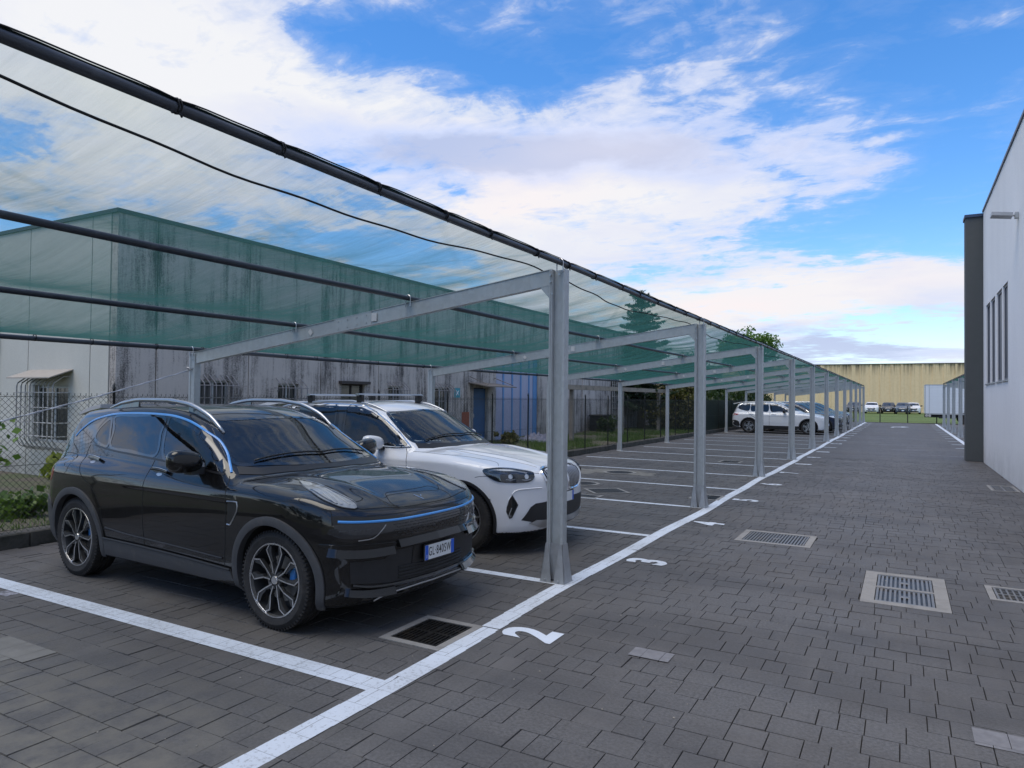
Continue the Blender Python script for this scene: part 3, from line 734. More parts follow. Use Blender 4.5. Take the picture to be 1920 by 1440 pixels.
        rb.lathe([(rr+.002,.012),(rr-.002,.004),(rr-.010,.004),(rr-.013,.03)],n,m=1)
        def flat(poly,y0,y1,m):  # polygon in wheel plane (x,z), outer face at y0
            k=len(poly); V=[(a,y0,b) for a,b in poly]+[(a,y1,b) for a,b in poly]
            rb.add(V,[tuple(range(k))],m); rb.add([V[i] for i in range(2*k)],[(i,k+i,k+(i+1)%k,(i+1)%k) for i in range(k)],0)
        def pol(r_,d): return (r_*math.cos(math.radians(d)),r_*math.sin(math.radians(d)))
        def line(p,w_,y,m):
            p=np.array(p)
            for a,b in zip(p[:-1],p[1:]):
                t=b-a; t/=np.linalg.norm(t); q=np.array([-t[1],t[0]])*w_/2
                flat([a-q-t*w_*.3,b-q+t*w_*.3,b+q+t*w_*.3,a+q-t*w_*.3],y,y+.022,m)
        R=rr-.008
        if s.rimstyle=='blade':
            for k in range(5):
                a=90+72*k+8
                A=[pol(.045,a-14),pol(.125,a-27),pol(R*.80,a-28),pol(R,a-18)]
                B=[pol(.05,a+10),pol(.12,a+8),pol(R*.86,a+16),pol(R,a+6)]
                line(A,.0095,.012,1); line(B,.0095,.012,1)
                line([pol(R,a-18),pol(R*.985,a-6),pol(R,a+6)],.009,.013,1)
                flat([pol(.045,a-14),pol(.12,a-27),pol(.14,a-24),pol(.075,a-2),pol(.12,a+6),pol(.05,a+10)],.016,.05,0)
                flat([pol(.12,a-27),pol(R*.80,a-28),pol(R,a-18),pol(R*.93,a-14),pol(R*.72,a-19),pol(.14,a-19)],.017,.05,0)
                flat([pol(.12,a+8),pol(R*.86,a+16),pol(R,a+6),pol(R*.9,a+3),pol(R*.75,a+6),pol(.13,a+1)],.017,.05,0)
        elif s.rimstyle=='vspoke':
            for k in range(5):
                a=90+72*k-20
                for d in (-9.5,9.5):
                    A=[pol(.05,a+d*1.6),pol(.12,a+d*1.25),pol(R,a+d*1.35)]
                    line(A,.017,.012,1); line(A,.028,.020,0)
                flat([pol(.05,a-20),pol(.09,a-12),pol(.09,a+12),pol(.05,a+20)],.014,.05,1)
        else:
            for k in range(5):
                a=90+72*k
                flat([pol(.05,a-25),pol(R*.55,a-11),pol(R,a-13),pol(R,a-4),pol(R*.6,a-2),pol(R*.6,a+2),pol(R,a+4),pol(R,a+13),pol(R*.55,a+11),pol(.05,a+25)],.012,.04,1)
        rb.lathe([(0.001,.012),(.03,.012),(.034,.018),(.05,.020),(.062,.028),(.064,.06)],24,m=1 if s.rimstyle=='vspoke' else 0)
        rb.lathe([(0.001,.006),(.028,.007),(.031,.013)],24,m=1)
        for k in range(5):
            x,z=pol(.056,72*k+50); rb.lathe([(0.001,.012),(.009,.012),(.011,.03)],8,c=(x,0,z),m=0)
        rim=rb.build('rim',[M_rimdark,M_rimsilver if s.rimstyle=='vspoke' else M_rimbright],w,True,angle=30)
        if not s.lod:
            d=MB(); d.lathe([(.07,.085),(.165,.085),(.165,.105),(.07,.105)],40); dd=d.build('brake_disc',M_disc,w,True,angle=30)
            if s.rimstyle=='blade':
                cb=MB(); cb.bbox(.10,.06,-.01,.155,.12,.09,.008); cb.build('brake_caliper',M_blue,w)
                # blue inner faces seen between two spokes
        if side>0: w.rotation_euler=(0,0,math.pi); w.location=(cx,yo,r)
        return w
    def wheels(s,r,rr,yo=.915):
        for cx in (0,s.b.wb):
            for sd in (-1,1): s.wheel(cx,sd,r,rr,yo=yo)
    def interior(s,xd=1.9):
        # dashboard, two front seats, rear bench, steering wheel (left-hand drive)
        m=MB(); m.prism([(xd-.38,.86),(xd-.30,1.03),(xd-.05,1.07),(xd+.28,1.03),(xd+.28,.7),(xd-.3,.7)],-.74,.74,'y'); m.bbox(xd-.34,.18,1.03,xd-.12,.56,1.085,.02)
        m.build('dashboard',M_dash,s.root)
        for y in (-.37,.37):
            m=MB(); m.bbox(xd-1.15,y-.25,.50,xd-.62,y+.25,.72,.05)
            m.add(*_slab(xd-1.16,y,.70,.24,.60,.11,-.20)); m.ellipsoid((xd-1.32,y,1.36),(.06,.13,.10),14,8,.7); m.tube([(xd-1.30,y-.06,1.2),(xd-1.32,y-.06,1.36)],.008,6); m.tube([(xd-1.30,y+.06,1.2),(xd-1.32,y+.06,1.36)],.008,6)
            m.build('front_seat',M_seat,s.root,True,angle=40)
        m=MB(); m.bbox(xd-2.0,-.62,.5,xd-1.5,.62,.74,.05); m.add(*_slab(xd-2.0,0,.70,.62,.55,.12,-.22))
        for y in (-.4,.4): m.ellipsoid((xd-2.16,y,1.30),(.05,.12,.08),12,8,.7)
        m.build('rear_bench',M_seat,s.root,True,angle=40)
        m=MB(); c=np.array([xd-.46,.37,1.02]); ang=np.linspace(0,2*math.pi,33)[:-1]; u=np.array([0,1,0]); v=np.array([-.38,0,.92])
        m.tube([c+u*math.cos(a)*.18+v*math.sin(a)*.18 for a in ang],.014,8,True)
        m.ellipsoid(tuple(c),(.035,.07,.06),12,8,.8)
        for a in (0,math.pi,-math.pi/2): m.tube([c,c+u*math.cos(a)*.175+v*math.sin(a)*.175],.013,6)
        m.build('steering_wheel',M_dash,s.root,True,angle=40)
        m=MB(); m.bbox(xd-.42,-.11,1.335,xd-.39,.11,1.40,.012); m.tube([(xd-.40,0,1.38),(xd-.36,0,1.46)],.008,6); m.build('interior_mirror',M_blackpl,s.root)
        # door caps and pillars so the cabin is not an empty shell
        m=MB(); m.box(xd-2.6,-.74,.35,xd+.2,.74,.48); m.build('cabin_floor',M_dash,s.root)
    def mirror(s,c,mat,base,size=(.075,.135,.088)):
        for sg in (-1,1):
            m=MB(); n0=len(m.v); m.ellipsoid((c[0],sg*c[1],c[2]),size,22,14,.72)
            # taper towards the door, rake the rear face flat
            V=[]
            for p in m.v:
                dx=p[0]-c[0]; dy=(abs(p[1])-c[1])/size[1]; dz=p[2]-c[2]
                dx=max(dx,-.035)-dy*.012; V.append((c[0]+dx,p[1],c[2]+dz*(1+.12*dy)+dy*.008))
            m.v=V
            o=m.build('door_mirror',mat,s.root,True,angle=50)
            b=MB(); b.prism([(c[0]-.05,base[2]-.02),(c[0]+.05,base[2]-.02),(c[0]+.03,c[2]-.05),(c[0]-.03,c[2]-.05)],sg*(base[1]-.02),sg*(c[1]-.03),'y'); b.build('mirror_arm',M_blackpl,o)
            g=MB(); g.bbox(c[0]-.041,sg*c[1]-.105,c[2]-.062,c[0]-.034,sg*c[1]+.105,c[2]+.062,.003); g.build('mirror_glass',M_chrome,o)
    def plate(s,x,yc,zc,txt,w=.36,h=.11,tilt=.0,rz=0):
        m=MB(); m.bbox(-.012,-w/2-.008,-h/2-.008,0,w/2+.008,h/2+.008,.003); p=m.build('plate_holder',M_blackpl,s.root,loc=(x,yc,zc),rot=(0,tilt,rz))
        m=MB(); m.box(.0005,-w/2,-h/2,.003,w/2,h/2); pl=m.build('licence_plate',M_white,p)
        for a,b in ((-w/2,-w/2+.038),(w/2-.038,w/2)):
            m=MB(); m.box(.003,a,-h/2+.001,.0042,b,h/2-.001); m.build('plate_band',M_plblue,p)
        if not txt: return p
        mtx=Matrix.Translation((.0046,0,0))@Matrix(((0,0,1,0),(1,0,0,0),(0,1,0,0),(0,0,0,1)))
        text_ob('plate_lettering',txt,.094,M_plblack,p,mtx,bold=.0004,sx=.60,space=1.14)
        mtx=Matrix.Translation((.0050,-w/2+.019,-.03))@Matrix(((0,0,1,0),(1,0,0,0),(0,1,0,0),(0,0,0,1)))
        text_ob('plate_country_letter','I',.035,M_white,p,mtx,bold=.001)
        return p
def _slab(x,y,z,hw,h,th,lean):
    # leaning seat back
    V=[]
    for k in range(6):
        t=k/5; zz=z+h*t; xx=x+lean*t; w=hw*(1-.25*max(0,t-.5)*2); th_=th*(1-.3*t)
        for a,b in ((-1,-.7),(-.7,-1),(.7,-1),(1,-.7),(1,.7),(.7,1),(-.7,1),(-1,.7)): V.append((xx+b*th_/2,y+a*w,zz))
    F=[(i*8+j,i*8+(j+1)%8,(i+1)*8+(j+1)%8,(i+1)*8+j) for i in range(5) for j in range(8)]+[tuple(range(40,48))]
    return V,F
# ---------------------------------------------------------------- the black SUV in the nearest marked bay
M_blackpaint=paint('black_car_paint',(.0045,.0045,.005),.25,dustamt=.018,dust=(.16,.14,.12))
c=Car('parked_car','glossy black SUV with sky blue window trim and silver roof rails, nearest to the viewer','' or BLACK_SUV_P,M_blackpaint,-6.394,4.414,-.0437,step=.02,group='cars parked under the long shade canopy',rim='blade')
ws=[(2.34,0),(2.30,-.30),(2.17,-.60),(2.06,-.745),(1.80,-.685),(1.56,-.60),(1.60,-.50),(1.66,-.3),(1.685,0)]
ws=ws+[(x,-y) for x,y in ws[::-1] if y!=0]
fd=[(1.235,1.155),(1.60,1.127),(2.03,1.085),(1.99,1.155),(1.80,1.275),(1.54,1.395),(1.25,1.465),(1.125,1.478)]
rd=[(.36,1.198),(.7,1.18),(1.10,1.163),(1.075,1.35),(1.04,1.488),(.6,1.492),(.245,1.472),(.30,1.35)]
qd=[(.07,1.235),(.29,1.205),(.235,1.36),(.18,1.452),(.10,1.42),(.02,1.35),(.0,1.28)]
c.body([fd,rd,qd],ws=np.array(ws))
c.panel('windscreen',ws,'top',M_glass,off=.002,res=.05)
c.strip('windscreen_surround',ws,.035,'top',M_gloss,off=.004,closed=True,res=.04)
for nm,pl_,mt in (('front_door_window',fd,M_sglass),('rear_door_window',rd,M_dglass),('quarter_window',qd,M_dglass)):
    c.panel(nm,pl_,'right',mt,off=.001,mirror=True,res=.05); c.strip('window_seal',pl_,.028,'right',M_gloss,off=.003,closed=True,mirror=True)
c.panel('rear_pillar_panel',[(-.05,1.40),(.05,1.46),(.12,1.49),(.0,1.36),(-.02,1.25),(-.1,1.21),(-.36,1.23),(-.42,1.26),(-.3,1.33),(-.17,1.38)],'right',M_gloss,off=.0015,mirror=True)
c.strip('window_trim',[(-.40,1.27),(-.32,1.34),(-.18,1.415),(0,1.462),(.25,1.498),(.6,1.512),(1.0,1.510),(1.25,1.492),(1.50,1.44),(1.72,1.35),(1.92,1.235),(2.06,1.135),(2.12,1.085)],.019,'right',M_blue,off=.005,mirror=True,raise_=.003,label='sky blue strip over the side windows')
c.strip('belt_trim',[(2.08,1.072),(1.6,1.105),(1.04,1.14),(.4,1.172),(.06,1.205)],.016,'right',M_blackpl,off=.004,mirror=True)
# door cuts
S=lambda n,p,w=.006,v='right',mir=True,**k: c.strip(n,p,w,v,M_seam,off=.0012,mirror=mir,sink=.006,**k)
S('door_gap',[(1.085,.30),(1.085,.60),(1.10,.95),(1.13,1.14)])
S('door_gap',[(2.155,.30),(2.17,.45),(2.195,.60),(2.205,.85),(2.175,1.0),(2.13,1.06)])
S('door_gap',[(-.03,1.20),(-.03,1.12),(.03,1.02),(.12,.93),(.30,.84),(.42,.70),(.46,.5),(.44,.32)])
S('door_gap',[(.44,.485),(1.0,.475),(1.6,.455),(2.155,.43)],.004)
S('bonnet_gap',[(3.15,.90),(3.21,.885),(3.235,.80),(3.25,.70)],.005)
S('fuel_flap_gap',[(-.47,1.10),(-.20,1.10),(-.17,1.07),(-.17,.96),(-.20,.93),(-.44,.93),(-.47,.96)],.005,closed=True,mir=False)
S('bonnet_gap',[(2.25,-.66),(2.6,-.60),(3.0,-.575),(3.2,-.60),(3.303,-.641),(3.344,-.533),(3.396,-.321),(3.412,-.15),(3.414,0)],.006,'top')
S('bonnet_crease',[(3.394,-.331),(3.34,-.345),(3.26,-.30),(3.215,-.256),(3.225,-.12),(3.228,0)],.004,'top')
S('bonnet_crease',[(2.40,-.50),(2.7,-.44),(3.0,-.40),(3.2,-.36)],.004,'top')
# handles
for x0,x1,z0,z1 in ((.08,.31,1.088,1.072),(1.17,1.40,1.048,1.032)):
    o=c.strip('door_handle',[(x0,z0),((x0+x1)/2,(z0+z1)/2+.006),(x1,z1)],.022,'right',M_blackpaint,off=.028,mirror=True,raise_=.006,sink=.026)
    for q in o:
        pass
    c.strip('handle_trim',[(x0+.005,z0+.012),((x0+x1)/2,(z0+z1)/2+.018),(x1-.005,z1+.012)],.006,'right',M_chrome,off=.032,mirror=True,raise_=.002)
    c.panel('handle_recess',[(x0+.06,z0-.030),(x0+.10,z0-.042),(x0+.14,z0-.030),(x0+.13,z0-.018),(x0+.07,z0-.018)],'right',M_rimsilver,off=.001,mirror=True,res=.02)
# side vent
c.strip('side_vent',[(2.225,.885),(2.345,.888),(2.352,.86),(2.345,.82),(2.262,.71),(2.225,.712)],.010,'right',M_silver,off=.004,mirror=True,raise_=.004)
c.panel('side_vent_insert',[(2.23,.875),(2.335,.878),(2.335,.825),(2.26,.72),(2.228,.72)],'right',M_blackpl,off=.001,mirror=True,smoothed=False)
# cladding
for cx,a0,a1 in ((0,-28,202),(2.734,-20,204)):
    pth=[(cx+.432*math.cos(math.radians(a)),.358+.432*math.sin(math.radians(a))) for a in np.linspace(a0,a1,40)]
    c.strip('wheel_arch_trim',pth,.062,'right',M_clad,off=.016,mirror=True,raise_=.006,sink=.05,smoothed=False,res=.05)
c.panel('sill_cladding',[(.47,.40),(1.0,.40),(1.6,.385),(2.23,.365),(2.27,.285),(2.0,.255),(.44,.255),(.42,.33)],'right',M_clad,off=.014,mirror=True,smoothed=False,rim=.03,res=.04)
c.strip('sill_edge',[(.46,.405),(1.0,.40),(1.6,.388),(2.24,.368)],.014,'right',M_cladblack,off=.02,mirror=True,raise_=.004)
c.strip('door_moulding',[(.50,.50),(.9,.475),(1.5,.46),(2.14,.44)],.010,'right',M_cladblack,off=.006,mirror=True,raise_=.004)
c.panel('rear_bumper_cladding',[(-.48,.66),(-.43,.52),(-.44,.30),(-.60,.30),(-.70,.45),(-.72,.66),(-.6,.70)],'right',M_clad,off=.008,mirror=True,res=.05)
c.panel('tail_lamp',[(-.60,.93),(-.50,.97),(-.44,.93),(-.52,.84),(-.66,.84)],'right',M_red,off=.002,mirror=True,res=.03)
# nose
lens=[(2.665,-.612),(2.785,-.586),(3.031,-.618),(3.216,-.612),(3.300,-.648),(3.276,-.705),(3.214,-.762),(3.073,-.785),(2.882,-.735),(2.75,-.67)]
c.panel('headlight',lens,'top',M_lampsilver,off=.002,mirror=True,res=.03)
c.strip('headlight_light_guide',[(2.80,-.63),(3.0,-.665),(3.15,-.70),(3.22,-.72)],.022,'top',M_white,off=.006,mirror=True,raise_=.003)
c.strip('headlight_light_guide',[(2.95,-.635),(3.12,-.655),(3.25,-.675)],.016,'top',M_white,off=.006,mirror=True,raise_=.003)
c.strip('headlight_light_guide',[(3.00,-.70),(3.12,-.735),(3.19,-.745)],.014,'top',M_white,off=.006,mirror=True,raise_=.003)
c.strip('headlight_divider',[(2.90,-.72),(3.08,-.755),(3.2,-.745)],.014,'top',M_lampdark,off=.005,mirror=True)
c.panel('headlight_cover',[(x,y) for x,y in lens],'top',M_lens,off=.010,mirror=True,res=.03)
c.strip('headlight_seal',lens,.010,'top',M_gloss,off=.004,closed=True,mirror=True)
band=[(-.87,.775),(-.79,.802),(-.65,.793),(-.45,.785),(-.2,.78),(0,.78)]; bb=[(0,.665),(-.2,.665),(-.43,.66),(-.636,.675),(-.76,.672),(-.845,.695),(-.89,.735)]
full=band+[(-y,z) for y,z in band[-2::-1]]+[(-y,z) for y,z in bb[::-1]][:-1]+bb
c.panel('front_band',full,'front',M_gloss,off=.004,res=.04,smoothed=False)
c.strip('front_light_strip',[(-.80,.818),(-.68,.808),(-.52,.80),(-.39,.795),(-.2,.793),(0,.793)],.017,'front',M_blue,off=.010,sym=True,raise_=.003,label='thin blue strip across the nose')
for r_ in range(5):
    z=.685+r_*.02
    for k in range(-8,9):
        y=k*.052+(.026 if r_%2 else 0)
        if abs(y)>.43: continue
        c.strip('grille_bar',[(y-.018,z),(y+.018,z)],.006,'front',M_cladblack,off=.007,smoothed=False,res=.02,sink=.004)
c.strip('lamp_edge',[(-.50,.772),(-.545,.73),(-.60,.69),(-.70,.682)],.006,'front',M_silver,off=.007,mirror=True)
c.panel('main_headlamp',[(-.84,.765),(-.60,.765),(-.55,.745),(-.62,.70),(-.80,.705)],'front',M_lampdark,off=.006,mirror=True,res=.03)
for y_ in (-.78,-.70,-.63): c.strip('lamp_element',[(y_-.02,.752),(y_+.02,.752)],.008,'front',M_rimdark,off=.009,mirror=True,res=.02,sink=.004)
c.panel('bumper_wing',[(-.87,.662),(-.72,.655),(-.60,.648),(-.42,.640),(-.44,.575),(-.50,.545),(-.70,.548),(-.78,.575),(-.83,.62)],'front',M_blackpaint,off=.018,mirror=True,res=.04,smoothed=False,rim=.03)
c.panel('bumper_blade',[(-.41,.640),(0,.645),(.41,.640),(.40,.60),(0,.605),(-.40,.60)],'front',M_blackpaint,off=.014,res=.04,smoothed=False,rim=.03)
c.panel('lower_intake',[(-.74,.535),(-.50,.53),(-.42,.58),(0,.585),(.42,.58),(.50,.53),(.74,.535),(.73,.385),(.45,.35),(0,.345),(-.45,.35),(-.73,.385)],'front',M_cladblack,off=.002,res=.05,smoothed=False)
for z in (.375,.40,.425,.45): c.strip('intake_slat',[(-.38,z),(-.2,z-.003),(0,z-.004)],.008,'front',M_blackpl,off=.010,sym=True,raise_=.003)
c.strip('bumper_fold',[(-.72,.37),(-.60,.345),(-.40,.335),(-.2,.333),(0,.333)],.022,'front',M_blackpaint,off=.016,sym=True,raise_=.008,sink=.03)
c.strip('front_lip',[(-.56,.245),(-.50,.270),(-.40,.285),(-.2,.292),(0,.293)],.016,'front',M_silver,off=.020,sym=True,raise_=.004,sink=.03)
c.strip('air_curtain_edge',[(-.80,.55),(-.79,.46),(-.78,.36),(-.80,.30)],.010,'front',M_gloss,off=.006,mirror=True,raise_=.004)
c.strip('bumper_ledge',[(-.84,.625),(-.76,.610),(-.62,.602),(-.44,.604)],.080,'front',M_blackpaint,off=.024,mirror=True,tilt=.018,sink=.05)
c.strip('bumper_ledge',[(-.40,.628),(-.2,.632),(0,.633)],.050,'front',M_blackpaint,off=.026,sym=True,tilt=.014,sink=.05)
c.strip('bumper_lower_ledge',[(-.76,.335),(-.66,.315),(-.52,.302),(-.40,.30)],.050,'front',M_blackpaint,off=.019,mirror=True,tilt=.022,sink=.05)
c.strip('nose_shut_line',[(-.62,.845),(-.45,.838),(-.2,.834),(0,.834)],.005,'front',M_seam,off=.0012,sym=True,sink=.006)
c.plate(3.515,.03,.515,'GL\u00b7840SW')
c.panel('plate_recess',[(-.25,.585),(.24,.585),(.24,.45),(-.25,.45)],'front',M_blackpl,off=.006,smoothed=False,res=.04)
m=MB(); 
c.strip('bonnet_emblem',[(3.325,.022),(3.340,.006)],.008,'top',M_chrome,off=.004,smoothed=False,raise_=.002)
c.strip('bonnet_emblem',[(3.310,-.045),(3.375,-.002)],.011,'top',M_chrome,off=.004,smoothed=False,raise_=.002)
# roof rails, spoiler, aerial
for sg in (-1,1):
    xs=np.linspace(.02,1.74,30); top=c.b.drape([(x,sg*.615) for x in xs],'top')
    h=np.interp(xs,[.02,.20,.45,1.25,1.55,1.74],[.0,.035,.052,.050,.032,.0]); top[:,2]+=h+.006
    m=MB(); m.tube(top,[.011+.008*min(1,min(i,29-i)/4) for i in range(30)],8,flat=1.1); o=m.build('roof_rail',M_silver,c.root,True)
    for i0,i1 in ((0,8),(21,29)):
        m=MB()
        for i in range(i0,i1):
            a,b=top[i],top[i+1]
            m.add([(p[0],p[1]+e,p[2]-hh) for (p,hq) in ((a,h[i]),(b,h[i+1])) for e,hh in ((-.012,hq+.02),(-.004,0),(.004,0),(.012,hq+.02))],[(0,4,5,1),(1,5,6,2),(2,6,7,3),(0,3,7,4),(0,1,2,3),(7,6,5,4)])
        m.build('rail_foot',M_gloss,o)
m=MB(); m.prism([(-.74,1.465),(-.735,1.492),(-.52,1.552),(-.34,1.580),(-.34,1.54),(-.52,1.515)],-.53,.53,'y'); m.build('roof_spoiler',P('spoiler_reflection_grey',(.55,.55,.58),.2,coat=.8),c.root)  # spoiler's pale grey is its bright reflection put into the colour
m=MB(); m.ellipsoid((.05,0,1.60),(.09,.022,.05),14,8); m.build('roof_aerial',M_gloss,c.root,True)
c.mirror((1.80,1.005,1.165),M_blackpaint,(1.85,.84,1.08))
c.panel('mirror_base_panel',[(1.94,1.095),(2.06,1.085),(2.03,1.125),(1.97,1.18)],'right',M_gloss,off=.006,mirror=True,smoothed=False)
c.panel('scuttle_panel',[(2.36,0),(2.32,-.32),(2.20,-.62),(2.10,-.75),(2.17,-.78),(2.28,-.64),(2.39,-.34),(2.43,0),(2.39,.34),(2.28,.64),(2.17,.78),(2.10,.75),(2.20,.62),(2.32,.32)],'top',M_blackpl,off=.004,res=.05,smoothed=False)
for y0,y1 in ((-.62,.02),(-.02,.62)):
    pth=c.b.drape([(2.24-.10*abs(t)/.62,t) for t in np.linspace(y0,y1,14)],'top'); pth[:,2]+=.022
    m=MB(); m.tube(pth,.008,6); m.build('wiper',M_blackpl,c.root,True)
c.wheels(.358,.268,.905)
c.interior(1.95)
black_suv=c
# ---------------------------------------------------------------- the white SUV beside it
M_whitepaint=paint('white_car_paint',(.80,.81,.84),.25,dustamt=.045,dust=(.30,.28,.26))
c=Car('parked_car','white SUV with silver roof crossbars standing between the black SUV and the second galvanised post',WHITE_SUV_P,M_whitepaint,-6.80,7.03,0.0,step=.02,group='cars parked under the long shade canopy',rim='vspoke')
ws=[(2.36,0),(2.32,-.32),(2.17,-.62),(2.06,-.75),(1.80,-.70),(1.58,-.62),(1.62,-.50),(1.68,-.3),(1.70,0)]
ws=ws+[(x,-y) for x,y in ws[::-1] if y!=0]
fd=[(1.06,1.135),(1.5,1.13),(2.03,1.115),(1.85,1.25),(1.60,1.405),(1.40,1.49),(1.20,1.545),(.98,1.55)]
rd=[(.02,1.15),(.5,1.14),(.90,1.135),(.82,1.555),(.4,1.555),(.06,1.53)]
qd=[(-.42,1.22),(-.06,1.155),(-.02,1.52),(-.25,1.46),(-.42,1.36)]
c.body([fd,rd,qd],ws=np.array(ws))
c.panel('windscreen',ws,'top',M_glass,off=.002,res=.05)
c.strip('windscreen_surround',ws,.04,'top',M_gloss,off=.004,closed=True,res=.04)
c.panel('window_pillar',[(.87,1.13),(1.08,1.13),(1.0,1.56),(.80,1.56)],'right',M_gloss,off=.0015,mirror=True,smoothed=False)
for nm,pl_,mt in (('front_door_window',fd,M_sglass),('rear_door_window',rd,M_dglass),('quarter_window',qd,M_dglass)):
    c.panel(nm,pl_,'right',mt,off=.003,mirror=True,res=.05); c.strip('window_seal',pl_,.026,'right',M_gloss,off=.005,closed=True,mirror=True,smoothed=False)
c.strip('window_trim',[(-.50,1.22),(-.40,1.42),(-.2,1.52),(.1,1.575),(.5,1.585),(1.0,1.58),(1.25,1.565),(1.45,1.50),(1.66,1.395),(1.90,1.25),(2.10,1.105),(1.9,1.095),(1.5,1.105),(.9,1.112),(.3,1.12),(-.3,1.15),(-.50,1.19)],.014,'right',M_chrome,off=.007,mirror=True,raise_=.004,closed=True,smoothed=False)
S=lambda n,p,w=.006,v='right',mir=True,**k: c.strip(n,p,w,v,M_seam,off=.0012,mirror=mir,sink=.006,**k)
S('door_gap',[(.93,.32),(.93,.60),(.95,.95),(.95,1.11)]); S('door_gap',[(2.05,.32),(2.08,.45),(2.11,.60),(2.12,.85),(2.10,1.0),(2.05,1.09)])
S('door_gap',[(-.15,1.15),(-.10,1.02),(.10,.93),(.30,.84),(.40,.70),(.44,.5),(.43,.34)])
S('bonnet_gap',[(2.15,1.06),(2.6,1.045),(2.9,1.02),(3.15,.985),(3.25,.955)],.005)
S('bonnet_gap',[(3.40,-.78),(3.52,-.66),(3.58,-.56),(3.60,-.5)],.005,'top')
S('bonnet_crease',[(2.45,-.62),(2.8,-.60),(3.2,-.52),(3.52,-.40)],.004,'top')
S('bumper_gap',[(3.05,.83),(3.12,.845),(3.22,.85)],.005)
c.strip('door_handle',[(.98,.985),(1.10,.99),(1.22,.985)],.024,'right',M_whitepaint,off=.028,mirror=True,raise_=.006,sink=.026)
c.strip('door_handle',[(-.12,.995),(0,1.0),(.12,.995)],.024,'right',M_whitepaint,off=.028,mirror=True,raise_=.006,sink=.026)
for cx,a0,a1 in ((0,-22,202),(2.864,-18,202)):
    pth=[(cx+.413*math.cos(math.radians(a)),.363+.413*math.sin(math.radians(a))) for a in np.linspace(a0,a1,40)]
    c.strip('wheel_arch_trim',pth,.034,'right',M_cladblack,off=.007,mirror=True,raise_=.004,sink=.05,smoothed=False,res=.05)
c.panel('sill_cladding',[(.47,.40),(1.2,.39),(2.40,.39),(2.42,.29),(2.2,.25),(.44,.25),(.42,.33)],'right',M_cladblack,off=.014,mirror=True,smoothed=False,rim=.03,res=.05)
# headlamps wrap round the corner (corner view: a=(x+y)*0.7071, z)
k=.7071
A=lambda x,y,z:((x+y)*k,z)
lens=[A(3.14,-.925,.905),A(3.22,-.90,.93),A(3.36,-.79,.932),A(3.50,-.66,.905),A(3.585,-.60,.878),A(3.60,-.615,.84),A(3.565,-.69,.795),A(3.35,-.87,.795),A(3.24,-.915,.83)]
c.panel('headlight',lens,'corner',M_lampdark,off=.003,mirror=True,res=.03)
c.strip('daylight_ring',[A(3.19,-.905,.895),A(3.25,-.89,.915),A(3.40,-.76,.905),A(3.50,-.67,.885)],.016,'corner',M_white,off=.008,mirror=True,raise_=.003)
for ax,ay,az,ww in ((3.40,-.80,.850,.05),(3.53,-.68,.845,.05)):
    cc=A(ax,ay,az); c.panel('projector_lamp',[(cc[0]+ww/2*math.cos(t),cc[1]+ww/2*math.sin(t)) for t in np.linspace(0,2*math.pi,9)[:-1]],'corner',M_chrome,off=.009,mirror=True,res=.02)
    c.strip('projector_bracket',[(cc[0]-.05,cc[1]-.028),(cc[0],cc[1]-.034),(cc[0]+.05,cc[1]-.026)],.008,'corner',M_silver,off=.008,mirror=True,res=.02)
c.panel('headlight_cover',lens,'corner',M_lens,off=.014,mirror=True,res=.03)
c.strip('headlight_seal',lens,.012,'corner',M_gloss,off=.006,closed=True,mirror=True)
vent=[A(3.435,-.822,.665),A(3.487,-.775,.55),A(3.48,-.79,.52),A(3.44,-.815,.42),A(3.42,-.825,.41),A(3.395,-.847,.48),A(3.40,-.845,.53)]
c.panel('bumper_vent',vent,'corner',M_gloss,off=.002,mirror=True,res=.025,smoothed=False)
c.strip('bumper_vent_frame',vent,.012,'corner',M_cladblack,off=.004,mirror=True,closed=True,smoothed=False)
c.strip('bumper_vent_fin',[A(3.44,-.82,.52),A(3.41,-.835,.43)],.010,'corner',M_silver,off=.006,mirror=True,smoothed=False)
c.strip('bumper_crease',[(-.84,.60),(-.80,.695),(-.74,.715),(-.60,.72),(-.52,.715)],.014,'front',M_whitepaint,off=.002,mirror=True,raise_=.008)
for cc in (A(3.22,-.915,.60),): c.panel('parking_sensor',[(cc[0]+.012*math.cos(t),cc[1]+.012*math.sin(t)) for t in np.linspace(0,2*math.pi,9)[:-1]],'corner',M_silver,off=.003,mirror=True,res=.01,rim=.004)
# kidney grilles
for sg in (-1,1):
    kd=[(.035,.70),(.04,.87),(.10,.905),(.30,.915),(.42,.895),(.46,.86),(.44,.76),(.38,.685),(.28,.655),(.10,.655)]
    kd=[(sg*y,z) for y,z in kd]
    c.panel('kidney_grille',kd,'front',M_blackpl,off=.003,res=.04); c.strip('kidney_frame',kd,.026,'front',M_chrome,off=.012,closed=True,raise_=.010,sink=.025)
    for i in range(8):
        y=sg*(.085+i*.045); zt=.89 if i<7 else .875; zb=.675 if i<5 else .70
        c.strip('kidney_slat',[(y,zb),(y,zt)],.010,'front',M_silver if i%1==0 else M_blackpl,off=.008,smoothed=False,raise_=.005,sink=.01)
c.panel('lower_intake',[(-.74,.385),(-.66,.52),(-.60,.555),(-.45,.56),(0,.565),(.45,.56),(.60,.555),(.66,.52),(.74,.385),(.60,.35),(0,.34),(-.60,.35)],'front',M_cladblack,off=.004,res=.05,smoothed=False)
c.panel('skid_plate',[(-.66,.345),(-.58,.375),(-.3,.35),(0,.345),(.3,.35),(.58,.375),(.66,.345),(.5,.285),(0,.27),(-.5,.285)],'front',M_silver,off=.012,res=.05,smoothed=False,rim=.03)
c.plate(3.705,.0,.57,'')
